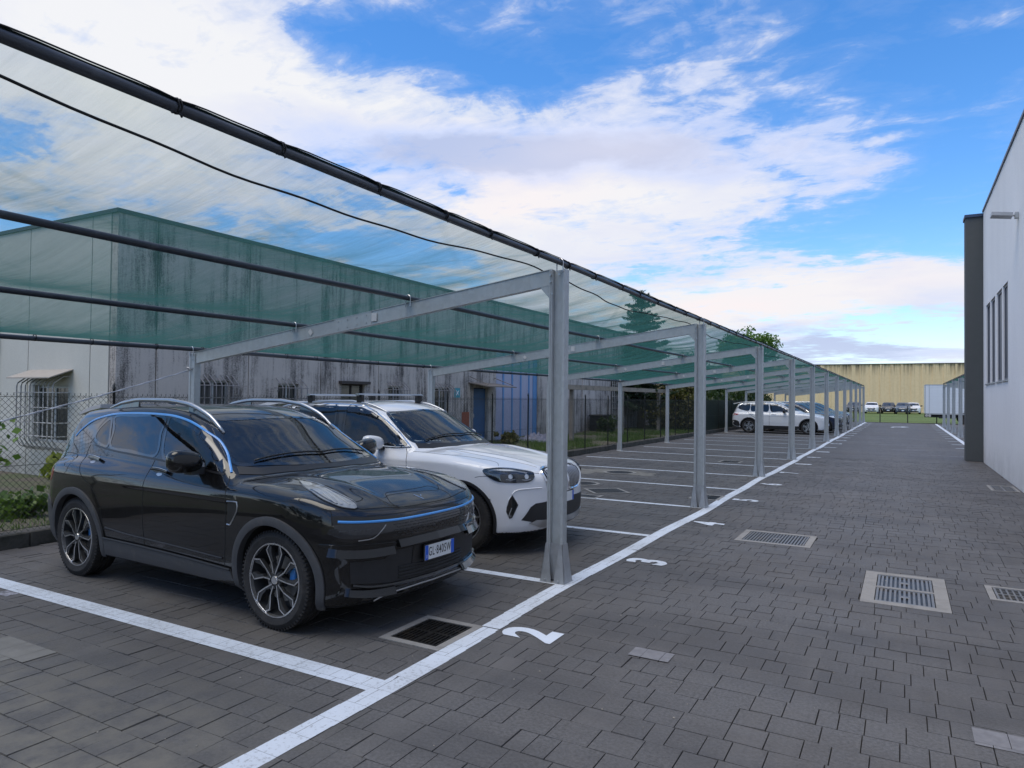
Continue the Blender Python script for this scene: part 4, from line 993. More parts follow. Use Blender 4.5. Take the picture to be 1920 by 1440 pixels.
for sg in (-1,1):
    xs=np.linspace(-.35,1.60,30); top=c.b.drape([(x,sg*.61) for x in xs],'top')
    h=np.interp(xs,[-.35,-.15,.1,1.25,1.45,1.60],[.0,.018,.024,.024,.012,.0]); top[:,2]+=h+.002
    m=MB(); m.tube(top,[.010+.008*min(1,min(i,29-i)/4) for i in range(30)],8); c_r=m.build('roof_rail',M_silver,c.root,True)
for x in (.28,1.12):
    zt=float(c.b.drape([(x,0.)],'top')[0][2])+.080
    m=MB(); m.prism([(x-.04,zt-.008),(x-.02,zt+.012),(x+.02,zt+.012),(x+.04,zt-.004),(x+.02,zt-.014),(x-.02,zt-.014)],-.66,.66,'y'); bar=m.build('roof_crossbar',M_silver,c.root)
    for sg in (-1,1):
        zr=float(c.b.drape([(x,sg*.60)],'top')[0][2])
        m=MB(); m.bbox(x-.045,sg*.60-.03,zr+.015,x+.045,sg*.60+.03,zt-.006,.010); m.bbox(x-.03,sg*.60-.05,zt-.03,x+.03,sg*.60+.05,zt-.008,.008); m.build('crossbar_foot',M_blackpl,bar)
m=MB(); m.prism([(-.86,1.50),(-.84,1.525),(-.5,1.595),(-.30,1.61),(-.30,1.58),(-.55,1.54),(-.82,1.48)],-.62,.62,'y'); m.build('roof_spoiler',M_whitepaint,c.root)
c.mirror((1.70,1.03,1.150),M_whitepaint,(1.80,.86,1.09),size=(.08,.14,.085))
c.panel('scuttle_panel',[(2.38,0),(2.34,-.32),(2.20,-.62),(2.10,-.75),(2.17,-.78),(2.28,-.64),(2.41,-.34),(2.45,0),(2.41,.34),(2.28,.64),(2.17,.78),(2.10,.75),(2.20,.62),(2.34,.32)],'top',M_blackpl,off=.004,res=.05,smoothed=False)
for y0,y1 in ((-.62,.02),(-.02,.62)):
    pth=c.b.drape([(2.26-.10*abs(t)/.62,t) for t in np.linspace(y0,y1,14)],'top'); pth[:,2]+=.022
    m=MB(); m.tube(pth,.008,6); m.build('wiper',M_blackpl,c.root,True)
c.wheels(.363,.244,.915)
c.interior(1.97)
white_suv=c
# ---------------------------------------------------------------- other cars
def plain_car(label,params,pm,x,y,hd,step,group,front='wide',rim='five',scale=.962,clad=True,pillar=True):
    c=Car('parked_car',label,params,pm,x,y,hd,step=step,group=group,rim=rim,scale=scale)
    wb=c.b.wb
    ws=[(2.38,0),(2.34,-.32),(2.19,-.62),(2.08,-.75),(1.83,-.70),(1.60,-.62),(1.66,-.50),(1.71,-.3),(1.73,0)]; ws=ws+[(x_,-y_) for x_,y_ in ws[::-1] if y_!=0]
    fd=[(1.08,1.13),(1.5,1.125),(2.05,1.11),(1.87,1.25),(1.62,1.40),(1.42,1.49),(1.20,1.54),(1.0,1.545)]
    rd=[(.10,1.14),(.5,1.135),(.94,1.13),(.88,1.55),(.4,1.555),(.12,1.54)]
    qd=[(-.55,1.25),(-.02,1.15),(.0,1.53),(-.35,1.49),(-.50,1.42)]
    c.body()
    c.panel('windscreen',ws,'top',M_dglass2,off=.003,res=.07)
    for nm,pl_,mt in (('front_door_window',fd,M_dglass2),('rear_door_window',rd,M_dglass2),('quarter_window',qd,M_dglass2)): c.panel(nm,pl_,'right',mt,off=.003,mirror=True,res=.08)
    c.strip('window_trim',[(-.62,1.25),(-.45,1.46),(-.2,1.54),(.4,1.58),(1.0,1.57),(1.30,1.54),(1.66,1.40),(1.90,1.25),(2.12,1.10)],.018,'right',M_chrome,off=.006,mirror=True,res=.08)
    for p in ([(1.0,.33),(1.0,.8),(1.02,1.1)],[(2.10,.35),(2.15,.8),(2.10,1.08)],[(-.12,1.14),(.12,.92),(.38,.72),(.43,.36)]): c.strip('door_gap',p,.010,'right',M_seam,off=.003,mirror=True,sink=.006,res=.08)
    for x_ in (1.1,.0): c.strip('door_handle',[(x_,.985),(x_+.22,.985)],.03,'right',pm,off=.03,mirror=True,sink=.03,res=.1)
    for cx in (0,wb):
        pth=[(cx+.425*math.cos(math.radians(a)),.36+.425*math.sin(math.radians(a))) for a in np.linspace(-22,202,26)]
        c.strip('wheel_arch_trim',pth,.055,'right',M_cladblack,off=.010,mirror=True,sink=.05,smoothed=False,res=.1)
    c.panel('sill_cladding',[(.47,.42),(1.2,.41),(2.38,.41),(2.40,.29),(2.2,.25),(.44,.25),(.42,.33)],'right',M_cladblack,off=.014,mirror=True,smoothed=False,rim=.03,res=.1)
    c.panel('rear_bumper_cladding',[(-.50,.58),(-.46,.40),(-.5,.34),(-.75,.40),(-.85,.62),(-.7,.66)],'right',M_cladblack,off=.008,mirror=True,res=.08)
    k=.7071; A=lambda x_,y_,z:((x_+y_)*k,z)
    c.panel('headlight',[A(3.10,-.92,.91),A(3.35,-.79,.915),A(3.53,-.62,.875),A(3.50,-.69,.80),A(3.25,-.90,.83)],'corner',M_lampsilver,off=.004,mirror=True,res=.06)
    c.panel('grille',[(-.52,.86),(0,.88),(.52,.86),(.44,.56),(.3,.52),(-.3,.52),(-.44,.56)],'front',M_blackpl,off=.004,res=.08,smoothed=False)
    for z in (.60,.67,.74,.81): c.strip('grille_bar',[(-.42,z),(0,z+.005),(.42,z)],.014,'front',M_silver,off=.010,res=.1)
    c.panel('lower_intake',[(-.68,.42),(-.5,.46),(0,.47),(.5,.46),(.68,.42),(.6,.33),(0,.30),(-.6,.33)],'front',M_cladblack,off=.004,res=.08,smoothed=False)
    for sg in (-1,1): c.strip('daytime_lamp',[(sg*.74,.72),(sg*.70,.58),(sg*.66,.48)],.025,'front',M_white,off=.010,res=.06)
    c.panel('tail_lamp',[(-.80,.98),(-.50,1.03),(-.52,.94),(-.82,.90)],'right',M_red,off=.003,mirror=True,res=.05)
    xs=np.linspace(-.35,1.60,14)
    for sg in (-1,1):
        top=c.b.drape([(x_,sg*.61) for x_ in xs],'top'); top[:,2]+=np.interp(xs,[-.35,-.15,1.45,1.60],[.0,.04,.04,.0])
        m=MB(); m.tube(top,.016,6); m.build('roof_rail',M_silver,c.root,True)
    m=MB(); m.prism([(-.84,1.50),(-.82,1.525),(-.5,1.59),(-.30,1.61),(-.30,1.58),(-.55,1.54),(-.80,1.48)],-.62,.62,'y'); m.build('roof_spoiler',pm,c.root)
    c.mirror((1.72,1.02,1.15),M_blackpl,(1.80,.86,1.09))
    c.plate(3.69,0,.50,'') if not c.lod or step<.06 else None
    c.wheels(.36,.25,.915)
    return c
def recolour(root,old,new):
    for ch in root.children:
        if ch.type=='MESH' and any(s.material==old for s in ch.material_slots):
            ch.data=ch.data.copy()
            for i,mm in enumerate(ch.data.materials):
                if mm==old: ch.data.materials[i]=new
        recolour(ch,old,new)
M_dglass2=P('dark_window_glass',(.010,.014,.018),.03,coat=.5,rvar=.01)
M_navy=paint('navy_car_paint',(.010,.018,.045),.22,dustamt=.05); M_anth=paint('anthracite_car_paint',(.020,.021,.024),.24,dustamt=.05)
M_bluegrey=paint('blue_grey_car_paint',(.05,.075,.11),.24,dustamt=.05)
M_mpvwhite=paint('bright_white_car_paint',(.78,.79,.80),.22,dustamt=.03)
g='cars parked under the long shade canopy'
mpv=plain_car('white estate-like SUV seen side-on, farther down the canopy beyond many empty bays',MPV_P,M_mpvwhite,-6.68,36.80,0,.03,g)
row=[('navy blue SUV right behind the white side-on SUV, only bonnet and windscreen showing',M_navy,39.33,-6.25),('black SUV, second of the dark cars beyond the white side-on SUV',M_blackpaint,41.83,-6.32),
 ('anthracite SUV, third of the dark cars beyond the white side-on SUV',M_anth,44.33,-6.30),('dark blue SUV, fourth of the dark cars beyond the white side-on SUV',M_navy,46.83,-6.25),('black SUV farthest down the left canopy',M_blackpaint,49.33,-6.35)]
for lab,pm,y_,x_ in row:
    r=copy_tree(mpv.root); r.location=(x_,y_,0); r['label']=lab; recolour(r,M_mpvwhite,pm)
fg='cars parked on the far grass before the yellow wall'
for lab,pm,x_,y_,z_ in (('white car parked on far grass, nearest to the canopy end',M_mpvwhite,-3.75,108.6,0),('black car parked on far grass between the two thin fence posts, on the left',M_blackpaint,-1.75,108.8,0),
  ('low blue-grey car on far grass, just left of the right thin fence post',M_bluegrey,-.05,108.4,0),('white car half hidden behind the blue-grey car on far grass',M_mpvwhite,1.15,110.5,0),('dark car on far grass seen between the last canopy posts',M_anth,-6.0,108.6,0)):
    r=copy_tree(mpv.root); r.location=(x_,y_,z_); r.rotation_euler=(0,0,-math.pi/2); r['label']=lab; r['group']=fg; recolour(r,M_mpvwhite,pm) if pm!=M_mpvwhite else None
# ---------------------------------------------------------------- shade canopies
def galv(name,col,rough=.42,metal=.75):
    m,t,b,o=newmat(name); oc=t.n('ShaderNodeTexCoord').outputs['Object']
    v=t.n('ShaderNodeTexVoronoi'); t.put(v.inputs['Vector'],t.map(oc,scale=(1,1,.8))); v.inputs['Scale'].default_value=28
    n=t.noise(t.map(oc,scale=(6,6,.7)),2,6,.6); k=t.math('MULTIPLY_ADD',t.sep(v.outputs['Color'])[0],.18,t.math('MULTIPLY',n,.45))
    t.put(b.inputs['Base Color'],t.mix(k,tuple(x*.72 for x in col),tuple(min(1,x*1.25) for x in col))); b.inputs['Metallic'].default_value=metal
    t.put(b.inputs['Roughness'],t.math('MULTIPLY_ADD',t.sep(v.outputs['Color'])[1],.16,rough)); return m
M_galv=galv('galvanised_steel',(.50,.53,.54),metal=.35); M_galvshoe=galv('galvanised_shoe',(.46,.48,.50),.34,metal=.55)
M_bolt=P('zinc_bolt',(.55,.56,.58),.35,metal=.9)
M_pipe=P('graphite_pipe',(.030,.036,.048),.36,var=.25,scale=5,rvar=.2,dirt=(8,.55,.5,(.10,.11,.12)))
M_rope=P('black_rope',(.008,.009,.011),.7)
M_sticker=P('paper_sticker',(.6,.6,.6),.5,var=.05)
def net_mat():
    m,t,b,o=newmat('green_shade_net'); t.nt.nodes.remove(b); g=t.n('ShaderNodeNewGeometry'); pos=g.outputs['Position']
    # fine creases: along the slope near the beams, criss-cross folds elsewhere
    n1=t.noise(t.map(pos,scale=(.9,9,.9),rot=(0,0,.12)),2.0,6,.62,.5); n2=t.noise(t.map(pos,scale=(.7,5,.7),rot=(0,0,-.5)),2.2,6,.6,.8); n3=t.noise(t.map(pos,scale=(5,.8,1),rot=(0,0,.3)),1.8,5,.6,.4)
    w=t.n('ShaderNodeTexWave',wave_type='BANDS',bands_direction='Y'); t.put(w.inputs['Vector'],pos); w.inputs['Scale'].default_value=28; w.inputs['Distortion'].default_value=1.2
    def creases(rot,sc,seed):
        w_=t.n('ShaderNodeTexWave',wave_type='BANDS',bands_direction='X'); t.put(w_.inputs['Vector'],t.map(pos,rot=(0,0,rot),loc=(seed,seed*2,0))); w_.inputs['Scale'].default_value=sc; w_.inputs['Distortion'].default_value=1.6; w_.inputs['Detail'].default_value=3; w_.inputs['Detail Scale'].default_value=.6
        return t.math('MULTIPLY',t.ramp(w_.outputs[1],[(.985,0),(1,1)]),t.ramp(t.noise(pos,.8,3),[(.42,0),(.58,1)]))
    fold=t.math('ADD',creases(.75,.42,0),creases(-.55,.33,1.7))
    h=t.math('ADD',t.math('ADD',t.math('MULTIPLY',n1,1.0),t.math('MULTIPLY',n2,.7)),t.math('ADD',t.math('MULTIPLY',n3,.35),t.math('MULTIPLY',fold,.08)))
    nb=t.bump(h,.6,.03)
    # a thin weave blocks more light the more slanted the ray crosses it
    c=t.math('ABSOLUTE',t.vmath('DOT_PRODUCT',g.outputs['Normal'],g.outputs['Incoming'],1)); cb=t.math('ABSOLUTE',t.vmath('DOT_PRODUCT',nb,g.outputs['Incoming'],1)); c=t.math('ADD',t.math('MULTIPLY',c,.82),t.math('MULTIPLY',cb,.18)); c=t.math('MAXIMUM',c,.012)
    thick=t.math('MULTIPLY_ADD',t.ramp(t.math('ADD',n1,t.math('MULTIPLY_ADD',n2,.6,-.3)),[(.25,0),(.75,1)]),.08,.175)
    thick=t.math('MULTIPLY_ADD',fold,.045,thick)
    T=t.math('EXPONENT',t.math('DIVIDE',t.math('MULTIPLY',thick,-1.0),c))
    tr=t.n('ShaderNodeBsdfTransparent'); tr.inputs[0].default_value=(.97,1,1,1)
    tl=t.n('ShaderNodeBsdfTranslucent'); tl.inputs[0].default_value=(.040,.130,.118,1); df=t.n('ShaderNodeBsdfDiffuse'); df.inputs[0].default_value=(.040,.130,.118,1)
    for q in (tl,df): t.put(q.inputs['Normal'],nb)
    a=t.n('ShaderNodeMixShader'); a.inputs[0].default_value=.42; t.L(tl.outputs[0],a.inputs[1]); t.L(df.outputs[0],a.inputs[2])
    x=t.n('ShaderNodeMixShader'); t.put(x.inputs[0],T); t.L(a.outputs[0],x.inputs[1]); t.L(tr.outputs[0],x.inputs[2]); t.L(x.outputs[0],o.inputs[0]); return m
M_net=net_mat()
HF,HB=2.80,2.15
def front_column(parent,mir,last):
    # lipped channel, open towards the viewer; origin at its foot
    m=MB(); d=mir; H=HF-.02
    def bx(x0,y0,z0,x1,y1,z1,mi=0): m.bbox(min(d*x0,d*x1),y0,z0,max(d*x0,d*x1),y1,z1,.0025,mi)
    bx(-.078,-.045,.02,-.046,.045,H); bx(-.050,-.030,.02,-.044,.045,H)
    bx(-.046,.0,.02,.052,.010,H)
    bx(.052,-.045,.02,.078,.045,H); bx(-.070,-.052,.02,-.060,-.045,H)
    o=m.build('column',M_galv,parent)
    s=MB()
    # folded shoe: two flared cheeks and a tapering back
    for sx in (-1,1):
        a,b=.082,.118; V=[(sx*a,-.055,.34),(sx*a,.055,.34),(sx*b,.085,.0),(sx*b,-.085,.0)]
        s.add(V+[(x-sx*.005,y,z) for x,y,z in V],[(0,1,2,3),(7,6,5,4),(0,4,5,1),(1,5,6,2),(2,6,7,3),(3,7,4,0)])
        # front return with sloping edge: leaves a V between the cheeks
        V=[(sx*a,-.055,.34),(sx*.055,-.055,.34),(sx*.012,-.085,.0),(sx*b,-.085,.0)]
        s.add(V+[(x,y+.005,z) for x,y,z in V],[(0,1,2,3),(7,6,5,4),(0,4,5,1),(1,5,6,2),(2,6,7,3),(3,7,4,0)])
        V=[(sx*a,.055,.34),(sx*.02,.055,.34),(sx*.02,.085,.0),(sx*b,.085,.0)]
        s.add(V+[(x,y-.005,z) for x,y,z in V],[(0,1,2,3),(7,6,5,4),(0,4,5,1),(1,5,6,2),(2,6,7,3),(3,7,4,0)])
    s.box(-.05,-.03,.02,.05,-.027,.34); s.box(-.125,-.095,0,.125,.095,.006)
    for x,y in ((-.07,-.09),(.06,-.09)): s.lathe([(.001,.012),(.008,.012),(.008,0)],8,'z',c=(x,y+.0,.02+.0))
    so_=s.build('base_shoe',M_galvshoe,o)
    b=MB()
    for x,z in ((-.06,H-.05),(-.06,H-.11),(-.04,H-.22),(.03,H-.05)): b.lathe([(.001,-.010),(.009,-.010),(.011,-.002),(.011,.0)],8,'y',c=(d*x,-.053,z))
    b.build('bolt',M_bolt,o)
    return o
def canopy(label,cat_group,ys,xf,xb,mir,zoff=0,detail=True):
    # mir=+1: low edge towards -x
    t=thing('shade_canopy',label,'canopy',((xf+xb)/2,ys[0],0)); ox,oy=(xf+xb)/2,ys[0]
    xf_,xb_=xf-ox,xb-ox; sl=(HF-HB)/(xf-xb)
    Z=lambda x:HF+(x-xf_)*sl
    c0=front_column(t,mir,False); first=True
    # rear post
    m=MB(); m.bbox(-.055,-.045,0,.055,.045,HB-.02,.004); m.bbox(-.020,-.050,.02,-.012,-.045,HB-.02,.001); m.bbox(-.085,-.07,0,.085,.07,.008,.002)
    m.add([(-.07,-.05,.25),(-.05,-.05,.25),(-.05,-.05,.0),(-.085,-.05,0)],[(0,1,2,3)])
    for z in (.12,HB-.09,HB-.20): m.lathe([(.001,-.008),(.009,-.008),(.011,0)],8,'y',c=(.02,-.045,z))
    r0=m.build('rear_post',M_galv,t)
    # sloping beam
    m=MB(); L=(xf_-.06,xb_+.0)
    n0=Z(L[0]),Z(L[1]); V=[]
    for x in L:
        for y in (-.03,.03):
            for dz in (-.145,-.008): V.append((x,y,Z(x)+dz))
    m.add(V,[(0,1,3,2),(4,6,7,5),(0,4,5,1),(2,3,7,6),(1,5,7,3),(0,2,6,4)])
    # turned lips top and bottom
    for dz in (-.150,-.010):
        V=[]
        for x in L:
            for y in (-.036,.036):
                for e in (0,.006): V.append((x,y,Z(x)+dz+e))
        m.add(V,[(0,1,3,2),(4,6,7,5),(0,4,5,1),(2,3,7,6),(1,5,7,3),(0,2,6,4)])
    b0=m.build('beam',M_galv,t)
    m=MB(); xm=xf_+(xb_-xf_)*.48; V=[]
    for x in (xm-.26,xm+.26):
        for y in (-0.0292,-.034):
            for dz in (-.147,-.006): V.append((x,y,Z(x)+dz))
    m.add(V,[(0,1,3,2),(4,6,7,5),(0,4,5,1),(2,3,7,6),(1,5,7,3),(0,2,6,4)])
    for i in range(4):
        for dz in (-.115,-.035):
            x=xm-.2+.13*i; m.lathe([(.001,-.009),(.009,-.009),(.011,0)],8,'y',c=(x,-0.0292,Z(x)+dz))
    sp0=m.build('splice_plate',M_galv,b0)
    # gusset under the beam at the tall post
    m=MB(); g=xf_-mir*.075; V=[(g,Z(g)-.15),(g-mir*.10,Z(g-mir*.10)-.15),(g-mir*.03,Z(g)-.24),(g,Z(g)-.27)]; m.prism(V,-.034,-.028,'y'); gs0=m.build('gusset',M_galv,b0)
    st=MB(); x=xf_+(xb_-xf_)*.42; st.box(x-.035,-.0400,Z(x)-.12,x+.035,-.0393,Z(x)-.035); x=xf_+(xb_-xf_)*.60
    st.add([(x-.04,-.0375,Z(x)-.08),(x+.0,-.0375,Z(x)-.125),(x+.035,-.0375,Z(x)-.09),(x-.005,-.0375,Z(x)-.045)],[(0,1,2,3)]); st0=st.build('sticker',M_sticker,b0)
    for i,y in enumerate(ys):
        cs=[]
        for o,(x,z) in ((c0,(xf_,0)),(r0,(xb_,0)),(b0,(0,0))):
            if i==0: c=o
            else:
                c=copy_tree(o,t)
                if detail is False or i>4:
                    for ch in list(c.children):
                        if ch.name.split('.')[0] in ('sticker','bolt','gusset'): bpy.data.objects.remove(ch)
            c.location=(x,y-oy,z); cs.append(c)
        if i%3==2 and i<6: # the second label is missing on some beams
            pass
    # longitudinal pipes
    y0,y1=ys[0]-(5.4 if detail else .6)-oy,ys[-1]+.35-oy
    px=[xf_+mir*.03,xf_-mir*1.66,xf_-mir*3.25,xb_]
    for q,x in enumerate(px):
        yy=np.arange(y0,y1,.5); r=(.0245,.025,.025,.025)[q]
        sag=lambda y:-.012*abs(math.sin(math.pi*(y+oy-ys[0])/5.0))
        m=MB(); m.tube([(x+.004*math.sin(y*1.3),y,Z(x)+.035+sag(y)) for y in yy],r,12)
        p=m.build('roof_pipe',M_pipe,t,True,angle=50)
        m=MB(); m.tube([(x-r-.006,-.05,Z(x)-.05),(x-r-.006,-.05,Z(x)+.035)]+[(x-(r+.006)*math.cos(a),-.05,Z(x)+.035+(r+.006)*math.sin(a)) for a in np.linspace(0,math.pi,7)[1:]]+[(x+r+.006,-.05,Z(x)-.05)],.006,5)
        k0=m.build('pipe_clamp',M_bolt,p)
        for y in ys:
            kk=k0 if y==ys[0] else copy_tree(k0,p)
            kk.location=(0,y-oy,0)
    # net: pulled over the pipes, slack between them, gathered towards the beams
    nx=36; Ys=np.arange(y0,y1+.01,.12 if detail else .4); V=[];F=[]
    xs=np.linspace(px[0],px[3]-mir*.03,nx)
    dd=[abs(p) for p in px]
    for y in Ys:
        ph=((y+oy-ys[0])%5.0)/5.0; mid=math.sin(math.pi*ph)
        for i,x in enumerate(xs):
            # slack between neighbouring pipes
            e=1e9
            for a,b in zip(px[:-1],px[1:]):
                if min(a,b)-1e-6<=x<=max(a,b)+1e-6: u=(x-a)/(b-a); e=math.sin(math.pi*u)
            e=0 if e>1e8 else e
            z=Z(x)+.035+.034-(.045+.05*mid)*e
            g_=(1-mid)**3
            z+=e*(.010*math.sin(y*9+x*2.1)+.006*math.sin(y*17-x*5))+g_*e*.014*math.sin(y*42+x*1.1)
            V.append((x,y,z))
    for j in range(len(Ys)-1):
        for i in range(nx-1): F.append((j*nx+i,j*nx+i+1,(j+1)*nx+i+1,(j+1)*nx+i) if mir<0 else (j*nx+i,(j+1)*nx+i,(j+1)*nx+i+1,j*nx+i+1))
    mesh_ob('shade_net',V,F,M_net,t,True)
    # rope threaded through the hem, and lacing that ties the hem round the tall-edge pipe
    m=MB(); yy=np.arange(y0,y1,.12)
    def net_z(x,y):
        u=(x-px[0])/(px[1]-px[0]); ph=((y+oy-ys[0])%5.0)/5.0; return Z(x)+.069-(.045+.05*math.sin(math.pi*ph))*math.sin(math.pi*u)
    def rx(y):
        ph=((y+oy-ys[0])%5.0)/5.0; return px[0]-mir*(.30-.16*math.cos(2*math.pi*ph)*0-.06*math.cos(2*math.pi*ph)+.012*math.sin(y*3.1)+.008*math.sin(y*7.3))
    m.tube([(rx(y),y,net_z(rx(y),y)-.014) for y in yy],.0065,6); m.build('hem_rope',M_rope,t,True)
    m=MB(); y=y0+.2; k=0; x=px[0]; zc=Z(x)+.035
    hem=[]
    tie=[]
    while y<y1: tie.append(y); y+=.66+.10*math.sin(k*2.3); k+=1
    for e in (-.007,.007): m.tube([(x+(.031)*math.cos(a),e,zc+.031*math.sin(a)) for a in np.linspace(0,2*math.pi,13)[:-1]],.0045,5,True)
    m.tube([(x+mir*.02,0,zc-.028),(x+mir*.025,.01,zc-.05)],.005,5)
    t0=m.build('net_tie',M_rope,t,True)
    for yt in tie[:100]:
        kk=t0 if yt==tie[0] else copy_tree(t0,t)
        kk.location=(0,yt,0)
    # hem cord arcs over the pipe between the ties
    m=MB(); V=[];F=[]
    for a,b in zip(tie[:-1],tie[1:]):
        pts=[]
        for q in np.linspace(0,1,9):
            an=math.radians(35+55*math.sin(math.pi*q)); pts.append((x+mir*(.030+.004*math.sin(math.pi*q))*math.cos(an),a+(b-a)*q,zc+(.030+.006*math.sin(math.pi*q))*math.sin(an)))
        m.tube(pts,.0038,5)
        # net wrapped over the top of the pipe
        k=len(V)
        for q in np.linspace(0,1,9):
            top=30+60*math.sin(math.pi*q)
            for h in np.linspace(top if True else 0,150,6):
                an=math.radians(h); V.append((x+mir*0.0292*math.cos(an),a+(b-a)*q,zc+0.0292*math.sin(an)))
        for i in range(8):
            for j in range(5): F.append((k+i*6+j,k+i*6+j+1,k+(i+1)*6+j+1,k+(i+1)*6+j))
    m.build('hem_cord',M_rope,t,True); mesh_ob('net_hem',V,F,M_netdark,t,True)
    m=MB()
    for yt in tie[::1]:
        m.tube([(px[3]+.034*math.cos(a),yt,Z(px[3])+.035+.034*math.sin(a)) for a in np.linspace(0,2*math.pi,11)[:-1]],.005,5,True)
    o=m.build('rear_net_tie',M_rope,t,True); o['kind']='stuff'
    return t
M_netdark=P('green_net_hem',(.012,.045,.05),.7,var=.3,scale=60)
YS=[5.642+5*i for i in range(12)]
left_canopy=canopy('long green shade net canopy on galvanised posts over the left-hand parking bays','',YS,-2.694,-7.709,1)
right_canopy=canopy('green shade net canopy partly hidden behind the dark pilaster at right','',[33.7+5*i for i in range(5)],2.33,7.35,-1,detail=False)
# stay cable from the first rear post down to the kerb behind the black car
m=MB(); a=np.array([-7.70,5.60,1.93]); b=np.array([-7.85,1.9,.95]); pts=[a+(b-a)*t+np.array([0,0,-.05*math.sin(math.pi*t)]) for t in np.linspace(0,1,40)]
for ph in (0,math.pi):
    m.tube([p+np.array([.006*math.cos(ph+i*1.3),0,.006*math.sin(ph+i*1.3)]) for i,p in enumerate(pts)],.005,5)
m.tube([(-7.70,5.60,1.93),(-7.73,5.55,1.96),(-7.77,5.60,1.93),(-7.73,5.64,1.90)],.006,5,True)
o=m.build('stay_cable',M_bolt,None,True); tag(o,'twisted pale stay cable running down to the left from the first rear post','cable')
# ---------------------------------------------------------------- buildings
def wall_mat(name,col,streak,amt,low=.35,scale=1.0,seed=0,greydirt=(.035,.034,.034),top=4.8):
    m,t,b,o=newmat(name); g=t.n('ShaderNodeNewGeometry').outputs['Position']; x,y,z=t.sep(g)
    # water streaks run down the wall, mould gathers in ragged patches
    s1=t.noise(t.map(g,scale=(2.6,2.6,.22),loc=(seed,0,0)),1.5*scale,8,.68,.1); s2=t.noise(t.map(g,scale=(9,9,.5),loc=(0,seed,0)),1.6,7,.7); pz=t.noise(t.map(g,loc=(seed,seed,0)),1.3,8,.72); gr=t.noise(g,38,6,.8)
    a=t.math('ADD',t.math('MULTIPLY',s1,.55),t.math('MULTIPLY',s2,.25)); a=t.math('ADD',a,t.math('MULTIPLY',pz,.30)); a=t.math('ADD',a,t.math('MULTIPLY',t.math('SUBTRACT',gr,.5),.42))
    k=t.ramp(a,[(streak,0),(streak+.13,amt)])
    c=t.mix(t.noise(t.map(g,scale=(1,1,.4)),.9,5,.6),tuple(q*.86 for q in col),tuple(min(1,q*1.1) for q in col)); c=t.mix(t.ramp(gr,[(.3,.35),(.6,0)]),c,tuple(q*.6 for q in col))
    c=t.mix(k,c,greydirt)
    foot=t.math('MULTIPLY',t.ramp(z,[(.10,1),(.75,0)]),t.ramp(pz,[(.35,.2),(.6,1)])); c=t.mix(t.math('MULTIPLY',foot,low),c,(.05,.055,.04))
    t.put(b.inputs['Base Color'],c); b.inputs['Roughness'].default_value=.9; t.put(b.inputs['Normal'],t.bump(gr,.4,.006)); return m
M_wdark=wall_mat('stained_precast_concrete',(.55,.51,.46),.530,.93,seed=3)
M_wlight=wall_mat('cream_precast_concrete',(.56,.56,.50),.66,.5,seed=9,low=.5)
M_wband=wall_mat('banded_old_render',(.58,.54,.50),.515,.93,seed=14)
M_groove=P('joint_shadow',(.03,.03,.03),.9)
M_cap=P('roof_flashing',(.05,.055,.06),.6)
M_frame_al=P('aluminium_window_frame',(.42,.44,.44),.45,metal=.3); M_bar=P('weathered_white_bar',(.42,.42,.40),.6,var=.4,scale=14,dirt=(10,.52,.7,(.10,.08,.06)))
M_bargrey=P('grey_weathered_bar',(.24,.235,.24),.7,var=.5,scale=14)
M_bardark=P('rusty_dark_bar',(.05,.042,.038),.7,var=.4,scale=20); M_pane=P('old_window_pane',(.03,.035,.035),.12,coat=.4,var=.5,scale=3)
M_awn=P('beige_awning_sheet',(.33,.30,.26),.6,var=.15,dirt=(5,.55,.5,(.12,.11,.10))); M_awnd=P('brown_awning_sheet',(.16,.145,.13),.6,var=.25)
M_bluedoor=P('faded_blue_door',(.025,.095,.22),.55,var=.25,scale=4,bump=.1,dirt=(5,.55,.5,(.05,.07,.10)))
M_ltblue=P('pale_lilac_sheet_door',(.38,.40,.52),.5,var=.12,scale=2,dirt=(4,.58,.5,(.14,.14,.16))); M_stripe=P('blue_door_stripe',(.10,.26,.50),.5,var=.15)
M_curtain=P('faded_curtain',(.32,.34,.30),.9,var=.35,scale=14)
YB=7.27; XB=-12.1
bld=thing('factory_building','old factory of black-streaked grey concrete panels with cream end wall, behind the fence','building',(XB,YB,0))
ox,oy=XB,YB
def panel_side(y0,y1,mat,h,holes=()):
    # wall panel in the plane x=XB facing +x, with openings (y0,y1,z0,z1)
    m=MB(); g=.012; T=.18; a,b=y0-oy+g,y1-oy-g
    hs=[(p-oy,q-oy,r,s) for p,q,r,s in holes if p>=y0-.01 and q<=y1+.01]
    cuts=sorted(hs); y=a
    for (p,q,r,s) in cuts:
        if p>y: m.box(-T,y,-.1,0,p,h)
        if r>-.1: m.box(-T,p,-.1,0,q,r)
        m.box(-T,p,s,0,q,h); y=q
    m.box(-T,y,-.1,0,b,h)
    return m.build('wall_panel',mat,bld)
side_holes=[(8.98,9.66,.85,1.90),(10.95,11.55,.85,1.88),(12.95,13.80,1.45,1.92),(14.75,15.35,.85,1.90),(16.85,17.60,.73,1.90),(19.02,19.92,-.1,1.93)]
H=4.83
ed=[7.27,8.04,10.14,12.24,14.34,16.44,18.5,20.46,23.68,25.7]
for a,b in zip(ed[:-1],ed[1:]):
    if a==20.46: continue
    panel_side(a,b,M_wdark,H,[h for h in side_holes if a<=h[0]<b])
